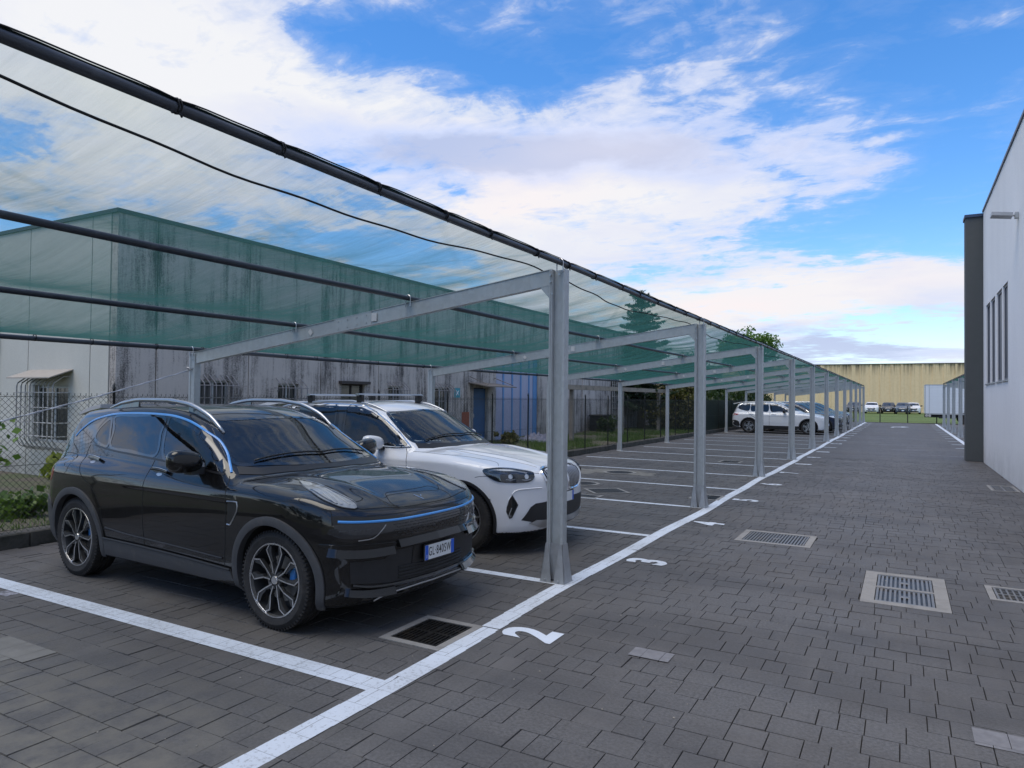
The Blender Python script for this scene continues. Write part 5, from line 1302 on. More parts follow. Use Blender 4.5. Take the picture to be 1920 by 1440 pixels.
# piece above the tall striped door
m=MB(); m.box(-.18,20.46-oy+.012,3.3,0,23.68-oy-.012,H); m.build('wall_panel',M_wdark,bld)
for k,y in enumerate(np.arange(25.7,38,2.1)):
    m=MB(); m.box(-.18,y-oy+.01,-.1,0 if k%2 else -.03,min(y+2.1,38)-oy-.01,H-.02); m.build('wall_panel',M_wband,bld)
m=MB(); m.box(-.22,.05,-.1,-.19,38-oy,H-.05); m.build('joint_backing',M_groove,bld)
# end wall facing the camera
hl=(-14.77-ox,-13.55-ox,.67,1.76)
eds=[-12.1-.19,-12.87,-14.98,-17.09,-19.2,-21.3,-23.4,-25.5]
for a,b in zip(eds[1:],eds[:-1]):
    a-=ox;b-=ox; m=MB()
    def bx(x0,z0,x1,z1): 
        if x1>x0 and z1>z0: m.box(x0,0,z0,x1,.18,z1)
    if a<hl[0] and b>hl[1]:
        bx(a+.012,-.1,hl[0],H); bx(hl[1],-.1,b-.012,H); bx(hl[0],-.1,hl[1],hl[2]); bx(hl[0],hl[3],hl[1],H)
    else: bx(a+.012,-.1,b-.012,H)
    m.build('end_wall_panel',M_wlight,bld)
m=MB(); m.box(-13.2,.19,-.1,-.23,.22,H-.05); m.build('joint_backing',M_groove,bld)
m=MB(); m.box(-13.3,-.03,H,.03,.0+.25,H+.07); m.box(-.25,.25,H,.03,38-oy,H+.07); m.build('roof_flashing',M_cap,bld)
m=MB(); m.box(-13.3,.25,H-.25,-.25,38-oy,H-.15); m.build('flat_roof',M_cap,bld)
m=MB(); m.box(-1.2,3.85,H-.15,-.7,4.35,H+.20); m.box(-1.25,3.80,H+.20,-.65,4.40,H+.26); m.build('roof_vent',M_cap,bld)
def window_side(y0,y1,z0,z1,grille=True,dark=False,nb=6):
    m=MB(); a,b=y0-oy,y1-oy; f=.04
    m.box(-.12,a,z0,-.07,a+f,z1); m.box(-.12,b-f,z0,-.07,b,z1); m.box(-.12,a+f,z0,-.07,b-f,z0+f); m.box(-.12,a+f,z1-f,-.07,b-f,z1); m.box(-.12,(a+b)/2-.02,z0+f,-.07,(a+b)/2+.02,z1-f)
    w=m.build('window',M_bardark if dark else M_frame_al,bld)
    m=MB(); m.box(-.105,a+f,z0+f,-.095,b-f,z1-f); m.build('pane',M_pane,w)
    m=MB(); m.box(-.02,a-.05,z0-.05,.05,b+.05,z0); m.build('sill',M_bar,w)
    if grille:
        m=MB(); e=.12; 
        for i in range(nb+1):
            y=a-.06+(b-a+.12)*i/nb
            m.tube([(.0,y,z1+.12),(.20,y+.0,z1-.05),(.22,y,z1-.10),(.22,y,z0+.05),(.0,y,z0-.10)],.011,5)
        for z in (z1-.10,(z0+z1)/2+.18,(z0+z1)/2-.18,z0+.05): m.tube([(.0,a-.10,z),(.22,a-.10,z),(.22,b+.10,z),(.0,b+.10,z)],.009,5)
        m.build('window_grille',M_bargrey,w)
for i,(y0,y1,z0,z1) in enumerate(side_holes[:5]): window_side(y0,y1,z0,z1,i!=2,i==2,6 if i!=1 else 4)
m=MB(); m.box(0,12.85-oy,1.92,.10,13.92-oy,1.99); m.box(0,12.85-oy,1.40,.05,13.92-oy,1.45); m.build('window_hood',M_bardark,bld)
# rounded concrete brows above the barred windows
# end wall window with big cage and awning
m=MB(); z0,z1=hl[2],hl[3]; f=.05
m.box(hl[0],.10,z0,hl[0]+f,.14,z1); m.box(hl[1]-f,.10,z0,hl[1],.14,z1); m.box(hl[0]+f,.10,z0,hl[1]-f,.14,z0+f); m.box(hl[0]+f,.10,z1-f,hl[1]-f,.14,z1); m.box((hl[0]+hl[1])/2-.03,.10,z0+f,(hl[0]+hl[1])/2+.03,.14,z1-f)
w=m.build('window',M_frame_al,bld)
m=MB(); m.box(hl[0]+f,.118,z0+f,hl[1]-f,.122,z1-f); m.build('pane',M_pane,w)
m=MB()
for i in range(9):
    x=hl[0]+.12+i*.09; m.box(x,.128,z0+.1,x+.05,.132,z1-.05)
m.build('curtain',M_curtain,w)
m=MB()
for i in range(9):
    x=hl[0]-.02+(hl[1]-hl[0]+.04)*i/8; m.tube([(x,.0,z1+.16),(x,-.10,z1+.16),(x,-.26,z1+.04),(x,-.28,z1-.02),(x,-.28,z0+.08),(x,-.20,z0-.06),(x,.0,z0-.14)],.013,5)
for z in (z1-.14,z1-.42,z1-.70,z0+.14): m.tube([(hl[0]-.06,.0,z),(hl[0]-.06,-.28,z),(hl[1]+.06,-.28,z),(hl[1]+.06,.0,z)],.011,5)
m.build('window_grille',M_bar,w)
m=MB(); V=[(hl[0]-.12,0,2.06),(hl[1]+.16,0,2.06),(hl[1]+.16,-.42,1.90),(hl[0]-.12,-.42,1.90)]; m.add(V+[(x,y,z-.02) for x,y,z in V],[(0,1,2,3)[::-1],(4,5,6,7),(0,4,5,1)[::-1],(1,5,6,2)[::-1],(2,6,7,3)[::-1],(3,7,4,0)[::-1]]); m.build('window_awning',M_awn,bld)
m=MB(); m.tube([(-4.05,-.06,0),(-4.05,-.06,2.2),(-4.0,-.06,2.6),(-4.05,-.06,3.2)],.04,8); m.box(-4.5,-.10,2.1,-4.15,0,2.35); m.build('wall_pipe',M_bar,bld)
# blue door with canopy
m=MB(); m.box(-.14,19.06-oy,.05,-.09,19.88-oy,1.90); dr=m.build('door',M_bluedoor,bld)
m=MB(); m.box(-.09,19.12-oy,.95,-.05,19.15-oy,1.08); m.build('door_handle',M_bar,dr)
m=MB()
V=[(0,18.72-oy,2.10),(0,20.35-oy,2.10),(.75,20.55-oy,1.98),(.75,18.75-oy,1.98)]; m.add(V+[(x,y,z-.03) for x,y,z in V],[(0,1,2,3)[::-1],(4,5,6,7),(0,4,5,1),(1,5,6,2),(2,6,7,3),(3,7,4,0)]); m.tube([(0,18.8-oy,2.28),(.7,18.8-oy,2.02)],.012,5); m.tube([(0,20.3-oy,2.28),(.7,20.4-oy,2.02)],.012,5); m.build('door_canopy',M_awnd,bld)
m=MB(); m.box(.0,18.35-oy,.45,.004,18.78-oy,1.15); m.build('red_plaster_patch',P('bare_brick_patch',(.28,.09,.05),.9,var=.4,scale=12),bld)
m=MB(); n=4; L=23.66-20.48
m.box(-.16,20.48-oy,.02,-.11,23.66-oy,3.3)
sd_=m.build('sheet_door',M_ltblue,bld)
for i in range(6):
    y=20.48-oy+L*(i+.0)/5.0+(.03 if i==0 else -.10 if i==5 else -.05); wd=.09 if i<5 else .30
    m=MB(); m.bbox(-.112,min(y,23.64-oy-wd),.03,-.085,min(y+wd,23.65-oy),3.28,.004); m.build('door_stripe',M_stripe,sd_)
# small teal pictogram sign
m=MB(); m.box(.0,17.92-oy,1.60,.012,18.22-oy,1.90); sg_=m.build('wall_sign',P('teal_sign',(.05,.30,.36),.4),bld)
m=MB(); cy,cz=18.07-oy,1.75
for a in (45,135):
    dx,dz=math.cos(rad(a)),math.sin(rad(a)); m.tube([(.016,cy-dx*.10,cz-dz*.10),(.016,cy+dx*.10,cz+dz*.10)],.010,5)
m.ellipsoid((.016,cy,cz),(.006,.035,.035),10,6); m.build('sign_symbol',M_white,sg_)
# windows of the rear part
for y in (31.2,33.3):
    m=MB(); m.box(.0,y-oy,.85,.03,y+1.0-oy,2.6); w=m.build('window',M_pane,bld)
    m=MB(); 
    for i in range(5): m.box(.03,y-oy+.02+i*.24,.85,.06,y-oy+.05+i*.24,2.6)
    for i in range(7): m.box(.03,y-oy,.87+i*.28,.055,y+1.0-oy,.89+i*.28)
    m.build('window_grille',M_bar,w)
# pergola-like concrete rail in front of the rear part
pg=thing('concrete_pergola','long weathered beige concrete rail carried on posts, in front of the old factory wall','pergola',(-10.2,22,0))
m=MB(); m.box(-.10,-1,1.93,.10,17.5,2.10); m.build('rail',P('weathered_concrete_rail',(.30,.26,.20),.85,var=.25,scale=5,dirt=(4,.52,.7,(.08,.07,.05))),pg)
for y in (.5,5.5,10.5,14.8):
    m=MB(); m.bbox(-.07,y-.07,0,.07,y+.07,1.93,.008); m.build('post',P('weathered_concrete_post',(.25,.225,.19),.85,var=.3,scale=6) if y==.5 else MATS['weathered_concrete_post'],pg)
# ---- right-hand white hall
M_wwhite=wall_mat('white_plastered_wall',(.90,.89,.87),.80,.2,low=.25,seed=21); M_dgrey=P('dark_grey_render',(.075,.082,.082),.85,var=.12,scale=8,bump=.25,bscale=120)
M_capb=P('blue_grey_flashing',(.045,.065,.11),.45,metal=.3)
hall=thing('warehouse','smooth white plastered warehouse on the right with a dark grey pilaster at its corner','building',(1.93,23.2,0)); hx,hy=1.93,23.2
slots=[(21.42,22.42),(20.32,21.27),(19.0,20.02),(17.97,18.84)]; zs0,zs1=2.13,4.22
m=MB(); T=.35
ys_=sorted([23.15]+[v for s_ in slots for v in s_]+[-9.0])
m.box(0,-9-hy,-.1,T,17.97-hy,6.90)
prev=17.97
for a,b in sorted(slots):
    if a>prev: m.box(0,prev-hy,-.1,T,a-hy,6.90)
    m.box(0,a-hy,-.1,T,b-hy,zs0); m.box(0,a-hy,zs1,T,b-hy,6.90); prev=b
m.box(0,prev-hy,-.1,T,-.06,6.90)
m.box(T,-9-hy,-.1,16,-9-hy+.35,6.9); m.box(T,-.41,-.1,16,-.06,6.9)
m.build('wall',M_wwhite,hall)
m=MB(); m.box(-.03,-9-hy,6.90,16,-.06,6.96); m.build('roof',M_capb,hall)
m=MB(); m.bbox(-.41,-.06,0,.02,.52,6.80,.01); m.build('pilaster',M_dgrey,hall)
m=MB(); m.box(-.44,-.10,6.80,.05,.56,6.88); m.box(.05,-.10,6.90,.09,.10,6.965); m.build('pilaster_cap',M_capb,hall)
M_slate=P('grey_window_frame',(.14,.15,.17),.5); M_hallglass=P('hall_window_glass',(.09,.10,.12),.45,coat=0,var=.2,scale=1)
for a,b in slots:
    m=MB(); a_,b_=a-hy,b-hy
    m.box(.030,a_,zs0,.10,a_+.05,zs1); m.box(.030,b_-.05,zs0,.10,b_,zs1); m.box(.030,a_+.05,zs0,.10,b_-.05,zs0+.05); m.box(.030,a_+.05,zs1-.05,.10,b_-.05,zs1)
    w=m.build('window',M_slate,hall); m=MB(); m.box(.055,a_+.05,zs0+.05,.065,b_-.05,zs1-.05); m.build('pane',M_hallglass,w)
    m=MB(); m.box(-.03,a_-.02,zs0-.03,.03,b_+.02,zs0); m.build('sill',M_frame_al,w)
wl=thing('wall_lamp','flat grey floodlight on an arm sticking out from the white warehouse wall','lamp',(1.93,16.4,5.25))
m=MB(); m.bbox(-.06,-.05,-.06,0,.05,.06,.006); m.tube([(-.05,0,0),(-.14,0,.02)],.018,8); m.build('bracket',M_frame_al,wl)
m=MB(); V=[(-.10,-.15,-.03),(-.10,.15,-.03),(-.44,.15,.02),(-.44,-.15,.02)]; m.add(V+[(x,y,z+.065) for x,y,z in V],[(0,1,2,3),(7,6,5,4),(0,4,5,1),(1,5,6,2),(2,6,7,3),(3,7,4,0)]); m.build('lamp_head',P('lamp_grey_metal',(.42,.42,.42),.4,metal=.5),wl)
# ---- yellow precast hall at the far end
def yellow():
    m,t,b,o=newmat('yellow_precast'); g=t.n('ShaderNodeNewGeometry').outputs['Position']; x,y,z=t.sep(g)
    s=t.noise(t.map(g,scale=(2.2,1,.09)),1.0,7,.65); s2=t.noise(g,3,5,.6)
    top=t.ramp(t.math('DIVIDE',z,7.2),[(.74,0),(.995,1)]); k=t.math('MULTIPLY',t.ramp(s,[(.46,0),(.62,1)]),t.math('MULTIPLY_ADD',top,.85,.10))
    c=t.mix(s2,(.66,.50,.28),(.80,.64,.40)); c=t.mix(k,c,(.045,.035,.028)); t.put(b.inputs['Base Color'],c); b.inputs['Roughness'].default_value=.9; return m
yh=thing('precast_hall','long pale yellow hall of ribbed concrete panels closing the far end','building',(0,118,0))
m=MB(); w=1.36; M_yel=yellow(); V=[];F=[]
xs=[];x=-48.0
while x<30:
    # each panel is a shallow folded plate with a step at one side
    xs+= [(x,.0),(x+.10,-.16),(x+.16,-.16),(x+.62,-.06),(x+.70,-.06),(x+1.28,.0)]; x+=w
k=len(xs); V=[(a,b,-.3) for a,b in xs]+[(a,b,7.2) for a,b in xs]+[(a,8,7.2) for a,b in xs]
F=[(i,i+1,k+i+1,k+i) for i in range(k-1)]+[(k+i,k+i+1,2*k+i+1,2*k+i) for i in range(k-1)]
mesh_ob('ribbed_wall',V,F,M_yel,yh)
m=MB(); m.box(-48,-.20,7.2,30,.1,7.30); m.build('roof_edge',M_cap,yh)
m=MB(); m.ellipsoid((-7.4,-.35,4.3),(.22,.2,.16),10,6); m.tube([(-7.4,-.3,4.3),(-7.4,0,4.45)],.04,6); m.build('wall_lamp',M_bar,yh)
# ---- box lorry beyond the right-hand bays
tr=thing('box_lorry','white box lorry parked sideways beyond the right canopy','lorry',(1.42,61.6,0))
M_box=P('white_lorry_box',(.66,.70,.72),.4,var=.06,scale=2,dirt=(3,.6,.3,(.4,.4,.38)))
m=MB(); m.bbox(0,0,.78,7.6,2.3,2.95,.02)
for i in range(9): m.box(.32,-.012,1.0+i*.22,7.5,0.0,1.006+i*.22)
b_=m.build('cargo_box',M_box,tr); m=MB(); m.box(-.01,.0,.76,7.62,2.32,.80) if False else None
m=MB(); m.box(.02,-.02,.70,7.58,-.0,.79); m.box(.02,-.02,2.93,7.58,0,2.97); m.box(.0,-.02,.72,.05,0,2.95); m.box(.28,-.015,.8,.31,0,2.93); m.build('box_edge_rail',M_frame_al,b_)
m=MB(); m.box(.0,.5,.48,9.2,1.8,.70); m.box(.9,-.0,.42,2.0,.04,.58); m.box(1.45,.0,.0,1.52,.04,.42); m.build('chassis',M_blackpl,tr)
for x in (2.6,6.5,9.0):
    for y in (.12,2.15):
        m=MB(); m.lathe([(.001,.02),(.22,.02),(.25,0),(.42,0),(.45,.04),(.45,.24),(.40,.26),(.001,.26)],24,'y'); m.build('wheel',M_rubber,tr,True,loc=(x,y-.12,.45),angle=35)
m=MB(); m.prism([(7.75,.55),(9.55,.55),(9.6,1.3),(9.25,2.25),(7.75,2.3)],.05,2.25,'y'); cab=m.build('cab',M_box,tr)
m=MB(); m.box(8.3,.03,1.35,9.2,.052,2.05); m.build('cab_window',M_dglass2,cab)
for y in (-.01,):
    m=MB()
    for x in (.12,.32): m.lathe([(.001,-.03),(.09,-.03),(.10,0)],14,'y',c=(x,.0,.60))
    m.build('rear_lamp',M_bar,tr)
# ---------------------------------------------------------------- kerb, fence, planting
M_kerb=P('mossy_kerb_stone',(.085,.08,.07),.9,var=.4,scale=8,bump=.6,bscale=30,dirt=(5,.48,.8,(.025,.026,.016)))
k_=thing('fence_kerb','low mossy stone kerb running under the wire fence','kerb',(-8.2,-2,0)); k_['kind']='structure'
m=MB(); y=0.
while y<63: m.bbox(-.12,y+.004,-.05,.10,y+.996,.15+rng.uniform(-.008,.008),.012); y+=1.0
m.build('kerb_stones',M_kerb,k_)
V=[];F=[];nx,ny=16,130
for j in range(ny):
    for i in range(nx):
        x=-8.3-(3.8 if True else 0)*i/(nx-1); y=-4+66*j/(ny-1); V.append((x,y,.09+.03*math.sin(x*2.1+y*.9)+.02*math.sin(y*2.3)+(.10*(i/(nx-1))**2 if y>20 else 0)))
for j in range(ny-1):
    for i in range(nx-1): F.append((j*nx+i,(j+1)*nx+i,(j+1)*nx+i+1,j*nx+i+1))
mesh_ob('planting_strip',V,F,M_earth,None,True)['kind']='structure'
mesh_ob('planting_strip',[(-40,-6,.03),(-8.35,-6,.03),(-8.35,7.25,.03),(-40,7.25,.03)],[(0,1,2,3)],M_earth)['kind']='structure'
M_wire=P('dark_green_wire',(.028,.036,.032),.55,metal=.3); M_post=P('dark_fence_post',(.016,.018,.016),.6)
FX=-8.17
fe=thing('chain_link_fence','dark chain link fence on slim black posts in front of the old factory','fence',(FX,0,0))
m=MB(); z0,z1=.13,1.60; hgt=z1-z0; s=.062; y=1.2; yend=46.
def wire(p,q,r=.0019):
    p=np.array(p);q=np.array(q); d=q-p; d/=np.linalg.norm(d); a=np.array([1,0,0]); b=np.cross(d,a)
    V=[p+a*r,p+b*r,p-a*r,p-b*r,q+a*r,q+b*r,q-a*r,q-b*r]; m.add(V,[(0,1,5,4),(1,2,6,5),(2,3,7,6),(3,0,4,7)])
while y<yend:
    wire((.002,y,z0),(.002,y+hgt*.95,z1)); wire((-.002,y,z1),(-.002,y+hgt*.95,z0)); 
    # twisted barbs on the top edge
    wire((0,y+hgt*.95-.008,z1-.01),(0,y+hgt*.95+.006,z1+.022)); wire((0,y+hgt*.95+.008,z1-.01),(0,y+hgt*.95-.006,z1+.022))
    y+=s
m.build('wire_mesh',M_wire,fe)
m=MB()
for z in (z0+.05,.85,z1-.02): m.tube([(.004,1.5,z),(.004,24,z-.004),(.004,yend+1,z)],.0028,5)
m.build('tension_wire',M_wire,fe)
for y in (2.45,4.91,7.41,9.7,11.86,13.65,15.39,17.2,18.98,20.8,22.6,24.4,26.3,28.3,30.3,33,36,39,42,45):
    m=MB(); m.box(-.018,y-.003,.0,.018,y+.003,1.68); m.box(-.003,y-.018,.0,.003,y-.003,1.68); m.add([(-.02,y-.018,1.68),(.02,y-.018,1.68),(.02,y+.004,1.68),(-.02,y+.004,1.68),(0,y-.006,1.76)],[(0,1,4),(1,2,4),(2,3,4),(3,0,4)]); m.build('post',M_post,fe)
# green privacy screen on the fence in front of the hedge
def screen():
    m,t,b,o=newmat('green_privacy_screen'); g=t.n('ShaderNodeNewGeometry').outputs['Position']; n=t.noise(g,3,5,.6)
    t.put(b.inputs['Base Color'],t.mix(n,(.008,.025,.018),(.016,.045,.034))); b.inputs['Roughness'].default_value=.8; b.inputs['Alpha'].default_value=.82; return m
sc=thing('privacy_screen','dark green screening cloth fixed along the far stretch of the wire fence','screen',(-8.24,33,0))
m=MB(); 
V=[];F=[]
for j in range(60):
    y=j*.45; a=.02*math.sin(j*1.7); V+=[(a,y,.12),(a+.01,y,1.58+.01*math.sin(j*2.1))]
for j in range(59): F.append((2*j,2*j+2,2*j+3,2*j+1))
mesh_ob('cloth',V,F,screen(),sc,True)
m=MB()
for z in (.2,1.57): m.tube([(.03,0,z),(.03,26.5,z)],.004,5)
m.build('hem_wire',M_post,sc)

# ---- foliage
def leafmat(name,a,b_,tr=.35):
    m,t,b,o=newmat(name); r=t.n('ShaderNodeNewGeometry').outputs['Random Per Island']; g=t.n('ShaderNodeNewGeometry').outputs['Position']; n=t.noise(g,1.6,4,.6)
    c=t.mix(t.math('MULTIPLY_ADD',n,.5,t.math('MULTIPLY',r,.6),clamp=True),a,b_); t.put(b.inputs['Base Color'],c); b.inputs['Roughness'].default_value=.5
    tl=t.n('ShaderNodeBsdfTranslucent'); t.put(tl.inputs[0],t.mix(.5,c,(.10,.18,.03))); mx=t.n('ShaderNodeMixShader'); mx.inputs[0].default_value=tr; t.L(b.outputs[0],mx.inputs[1]); t.L(tl.outputs[0],mx.inputs[2]); t.L(mx.outputs[0],o.inputs[0]); return m
M_leafd=leafmat('dark_hedge_leaf',(.012,.030,.010),(.05,.085,.022)); M_leafb=leafmat('bright_tree_leaf',(.05,.13,.015),(.14,.26,.04)); M_leafc=leafmat('conifer_needle',(.010,.028,.014),(.04,.075,.03),.2)
M_leafy=leafmat('yellow_green_leaf',(.10,.14,.015),(.30,.33,.04)); M_leafo=leafmat('olive_hedge_leaf',(.06,.06,.015),(.17,.15,.04)); M_grassb=leafmat('grass_blade',(.035,.080,.010),(.12,.20,.03))
M_bark=P('bark',(.09,.07,.05),.9,var=.4,scale=14,bump=.5)
nr=np.random.default_rng(5)
def leaves(name,C,size,mat,parent=None,up=.0,aspect=.5,sv=.35):
    C=np.asarray(C,float); n=len(C); s=size*(1+sv*nr.standard_normal(n)).clip(.4,1.8)[:,None]
    d=nr.standard_normal((n,3)); d[:,2]+=up; d/=np.linalg.norm(d,axis=1,keepdims=True); e=np.cross(d,nr.standard_normal((n,3))); e/=np.linalg.norm(e,axis=1,keepdims=True); nn=np.cross(d,e)
    V=np.stack([C-d*s*.5,C+e*s*aspect*.5+nn*s*.08,C+d*s*.5,C-e*s*aspect*.5+nn*s*.08],1).reshape(-1,3)
    me=bpy.data.meshes.new(name); me.vertices.add(4*n); me.vertices.foreach_set('co',V.astype(np.float32).ravel()); me.loops.add(4*n); me.loops.foreach_set('vertex_index',np.arange(4*n,dtype=np.int32))
    me.polygons.add(n); me.polygons.foreach_set('loop_start',np.arange(0,4*n,4,dtype=np.int32)); me.update(calc_edges=True); me.materials.append(mat)
    return link(name,me,parent)
def clumps(n,c,r,k,cr,flat=1.0):
    # k clump centres scattered through an ellipsoid; leaves gather round them
    P_=nr.standard_normal((k,3)); P_/=np.linalg.norm(P_,axis=1,keepdims=True); P_*=(nr.random((k,1))**.45); cc=np.array(c)+P_*np.array(r)
    i=nr.integers(0,k,n); q=nr.standard_normal((n,3)); q/=np.linalg.norm(q,axis=1,keepdims=True); q*=nr.random((n,1))**.5*cr*(.6+.8*nr.random(k))[i][:,None]; q[:,2]*=flat
    return cc[i]+q
# conifer behind the canopy
cf=thing('conifer_tree','dark spruce with ragged top rising behind the green net roof','tree',(-11.4,33.4,0))
m=MB(); m.tube([(0,0,0),(.03,.02,2),(-.02,.05,4.5),(0,0,7.0)],[.20,.15,.08,.015],8)
pts=[]
for z in np.arange(1.2,6.9,.20):
    R=2.4*(1-z/7.6)**.85+.15; k=9 if z<5.6 else 6
    for j in range(k):
        a=rng.uniform(0,6.28); L=R*rng.uniform(.45,1.2); z=z+rng.uniform(-.09,.09); e=np.array([math.cos(a),math.sin(a),0]); tip=np.array([0,0,z])+e*L+np.array([0,0,.10*L+.06])
        m.tube([(0,0,z),tuple(np.array([0,0,z])+e*L*.5-np.array([0,0,.05*L])),tuple(tip)],[.02,.012,.004],4)
        q=int(150*L+30); t_=nr.random(q)**.7; w_=(.20*(1-t_)+.05)[:,None]
        P_=np.array([0,0,z])+e*(t_*L)[:,None]+np.array([0,0,1])*(.10*L*t_-.07*L*np.sin(math.pi*t_))[:,None]+nr.standard_normal((q,3))*w_*np.array([.6,.6,.35]); pts.append(P_)
for j in range(220): pts.append(np.array([[0,0,0]])+np.array([rng.gauss(0,.07),rng.gauss(0,.07),rng.uniform(6.3,7.05)]))
m.build('trunk',M_bark,cf,True); leaves('crown',np.concatenate(pts),.13,M_leafc,cf,aspect=.28)
def broad(label,x,y,h,r,n,mat,seed=0,size=.13,k=40,cat='tree',name='broadleaf_tree'):
    t=thing(name,label,cat,(x,y,0)); m=MB(); top=h-r*.7
    m.tube([(0,0,0),(.05,.03,top*.5),(0,.05,top)],[.16,.12,.07],8)
    for j in range(9):
        a=rng.uniform(0,6.28); m.tube([(0,.03,top*.55),(math.cos(a)*r*.4,math.sin(a)*r*.4,top*.85),(math.cos(a)*r*.8,math.sin(a)*r*.8,top+r*rng.uniform(-.2,.5))],[.05,.035,.01],5)
    m.build('trunk',M_bark,t,True)
    P1=clumps(n,(0,0,top),(r*.85,r*.85,r*.62),k,r*.26); leaves('crown',P1,size,mat,t,up=.3)
    return t
broad('bright green leafy tree topping the green net roof between the third and fourth front posts','' or -9.9,52,6.7,2.2,15000,M_leafb,size=.20,k=80)
broad('dark leafy tree standing over the far hedge, behind the net roof',-11.5,44,4.6,1.7,7000,M_leafd,size=.16)
# hedge: separate bushes grown together
for i,y in enumerate((34.2,36.4,38.9,41.8,45,48.2,51.5,55)):
    hb=thing('hedge_bush',('olive leaved hedge bush, nearest part of the hedge behind the fence','dark hedge bush behind the concrete rail end','dark hedge bush behind the green screening cloth')[min(i,2)],'bush',(-9.9,y,0),group='bushes of the tall hedge behind the fence')
    m=MB()
    for j in range(6): a=rng.uniform(0,6.28); m.tube([(0,0,0),(math.cos(a)*.4,math.sin(a)*.9,1.2),(math.cos(a)*.6,math.sin(a)*1.3,2.3)],[.05,.03,.01],5)
    m.build('stems',M_bark,hb,True)
    leaves('foliage',clumps(6500,(0,0,1.45),(1.1,1.9,1.35),34,.55),.15 if y<40 else .2,M_leafo if i<1 else M_leafd,hb)
# shrubs by the cream wall and the fence
def shrub(label,x,y,z,r,n,mat,size,h=1.0,group=None):
    t=thing('low_shrub',label,'shrub',(x,y,z),group=group); m=MB()
    for j in range(5): a=rng.uniform(0,6.28); m.tube([(0,0,-.02),(math.cos(a)*r*.4,math.sin(a)*r*.4,r*h*.5)],[.012,.005],4)
    m.build('stems',M_bark,t,True); leaves('foliage',clumps(n,(0,0,r*h*.5),(r*.9,r*.9,r*h*.5),16,r*.3),size,mat,t,up=.4,aspect=.65)
shrub('yellow green low shrub at the foot of the cream wall, left one',-12.4,6.75,.05,.55,900,M_leafy,.13,.75,'yellow green shrubs by the cream wall')
shrub('yellow green low shrub between cream wall and the tail of the black SUV',-10.9,6.5,.05,.60,1000,M_leafy,.13,.75,'yellow green shrubs by the cream wall')
shrub('small green weed clump behind the fence at the left edge',-9.6,4.6,.05,.5,700,M_grassb,.09,.5)
shrub('leafy green bush beside the striped sheet door',-11.2,19.6,.10,.42,800,M_leafo,.10,1.1)
shrub('dark green bush against the old wall between pergola posts',-11.3,28.2,.1,.7,1200,M_leafd,.11,1.0)
vn=thing('climbing_vine','fresh green vine with big leaves on the fence at the left edge','vine',(-8.2,3.62,.1)); m=MB(); m.tube([(0,0,0),(.03,.05,.5),(-.02,-.02,1.0),(.02,.08,1.25)],[.010,.008,.006,.003],5); m.build('stem',M_bark,vn,True)
leaves('foliage',np.array([(.02+rng.gauss(0,.05),.02+rng.gauss(0,.09),rng.uniform(.75,1.25)) for _ in range(70)]+[(rng.gauss(0,.05),-.05+rng.gauss(0,.07),rng.uniform(.05,.5)) for _ in range(30)]),.085,leafmat('vine_leaf',(.08,.17,.02),(.20,.34,.06)),vn,aspect=.8)
# grass: blades nobody could count
def grass(name,n,xr,yr,z,h,dens=None):
    x=nr.uniform(*xr,n); y=nr.uniform(*yr,n)
    k=np.sin(x*1.7+.4)*np.sin(y*.9+1)+np.sin(x*3.1+y*2.3)*.5+nr.normal(0,.4,n)>(-.2 if dens is None else dens); x,y=x[k],y[k]; n=len(x); hh=h*nr.uniform(.4,1.3,n); a=nr.uniform(0,6.28,n); w=.006+.004*nr.random(n); lx,ly=nr.normal(0,.35,n)*hh,nr.normal(0,.35,n)*hh
    zz=np.full(n,z)+.03*np.sin(x*2.1+y*.9)+.02*np.sin(y*2.3)
    V=np.stack([np.stack([x-np.cos(a)*w,y-np.sin(a)*w,zz],-1),np.stack([x+np.cos(a)*w,y+np.sin(a)*w,zz],-1),np.stack([x+lx,y+ly,zz+hh],-1)],1).reshape(-1,3)
    me=bpy.data.meshes.new(name); me.vertices.add(3*n); me.vertices.foreach_set('co',V.astype(np.float32).ravel()); me.loops.add(3*n); me.loops.foreach_set('vertex_index',np.arange(3*n,dtype=np.int32)); me.polygons.add(n); me.polygons.foreach_set('loop_start',np.arange(0,3*n,3,dtype=np.int32)); me.update(calc_edges=True); me.materials.append(M_grassb)
    o=link(name,me); tag(o,label=None,kind='stuff'); return o
o=grass('grass',60000,(-12.0,-8.35),(17,46),.09,.14); o['label']='green grass behind the kerb, in front of the old factory'; o['category']='grass'
o=grass('grass',9000,(-12.0,-8.4),(2.5,17),.09,.09,.4); o['label']='thin grass tufts on bare soil behind the black and white SUVs'; o['category']='grass'
# field at the far end
def field():
    m,t,b,o=newmat('meadow_grass'); g=t.n('ShaderNodeNewGeometry').outputs['Position']; n=t.noise(t.map(g,scale=(1,.35,1)),.9,8,.7); n2=t.noise(g,9,6,.7)
    t.put(b.inputs['Base Color'],t.mix(n2,t.mix(n,(.055,.095,.018),(.14,.19,.045)),(.10,.15,.03))); b.inputs['Roughness'].default_value=.9; t.put(b.inputs['Normal'],t.bump(n2,.8,.1)); return m
mesh_ob('meadow',[(-60,62.3,-.03),(60,63.0,-.03),(60,120,.02),(-60,120,.02)],[(0,1,2,3)],field())['kind']='structure'
m=MB(); m.box(-9,61.1,-.05,30,61.35,.03); m.build('far_kerb',M_kerb,None)['kind']='structure'
ff=thing('field_fence','thin black wire fence with few posts at the far end of the yard','fence',(0,63,0))
for x in (-5.4,-3.5,-1.62,.30,2.25,4.2,6.1,8.0):
    m=MB(); m.bbox(x-.035,-.03,-.05,x+.035,.03,1.30,.004); m.build('post',M_post,ff)
m=MB()
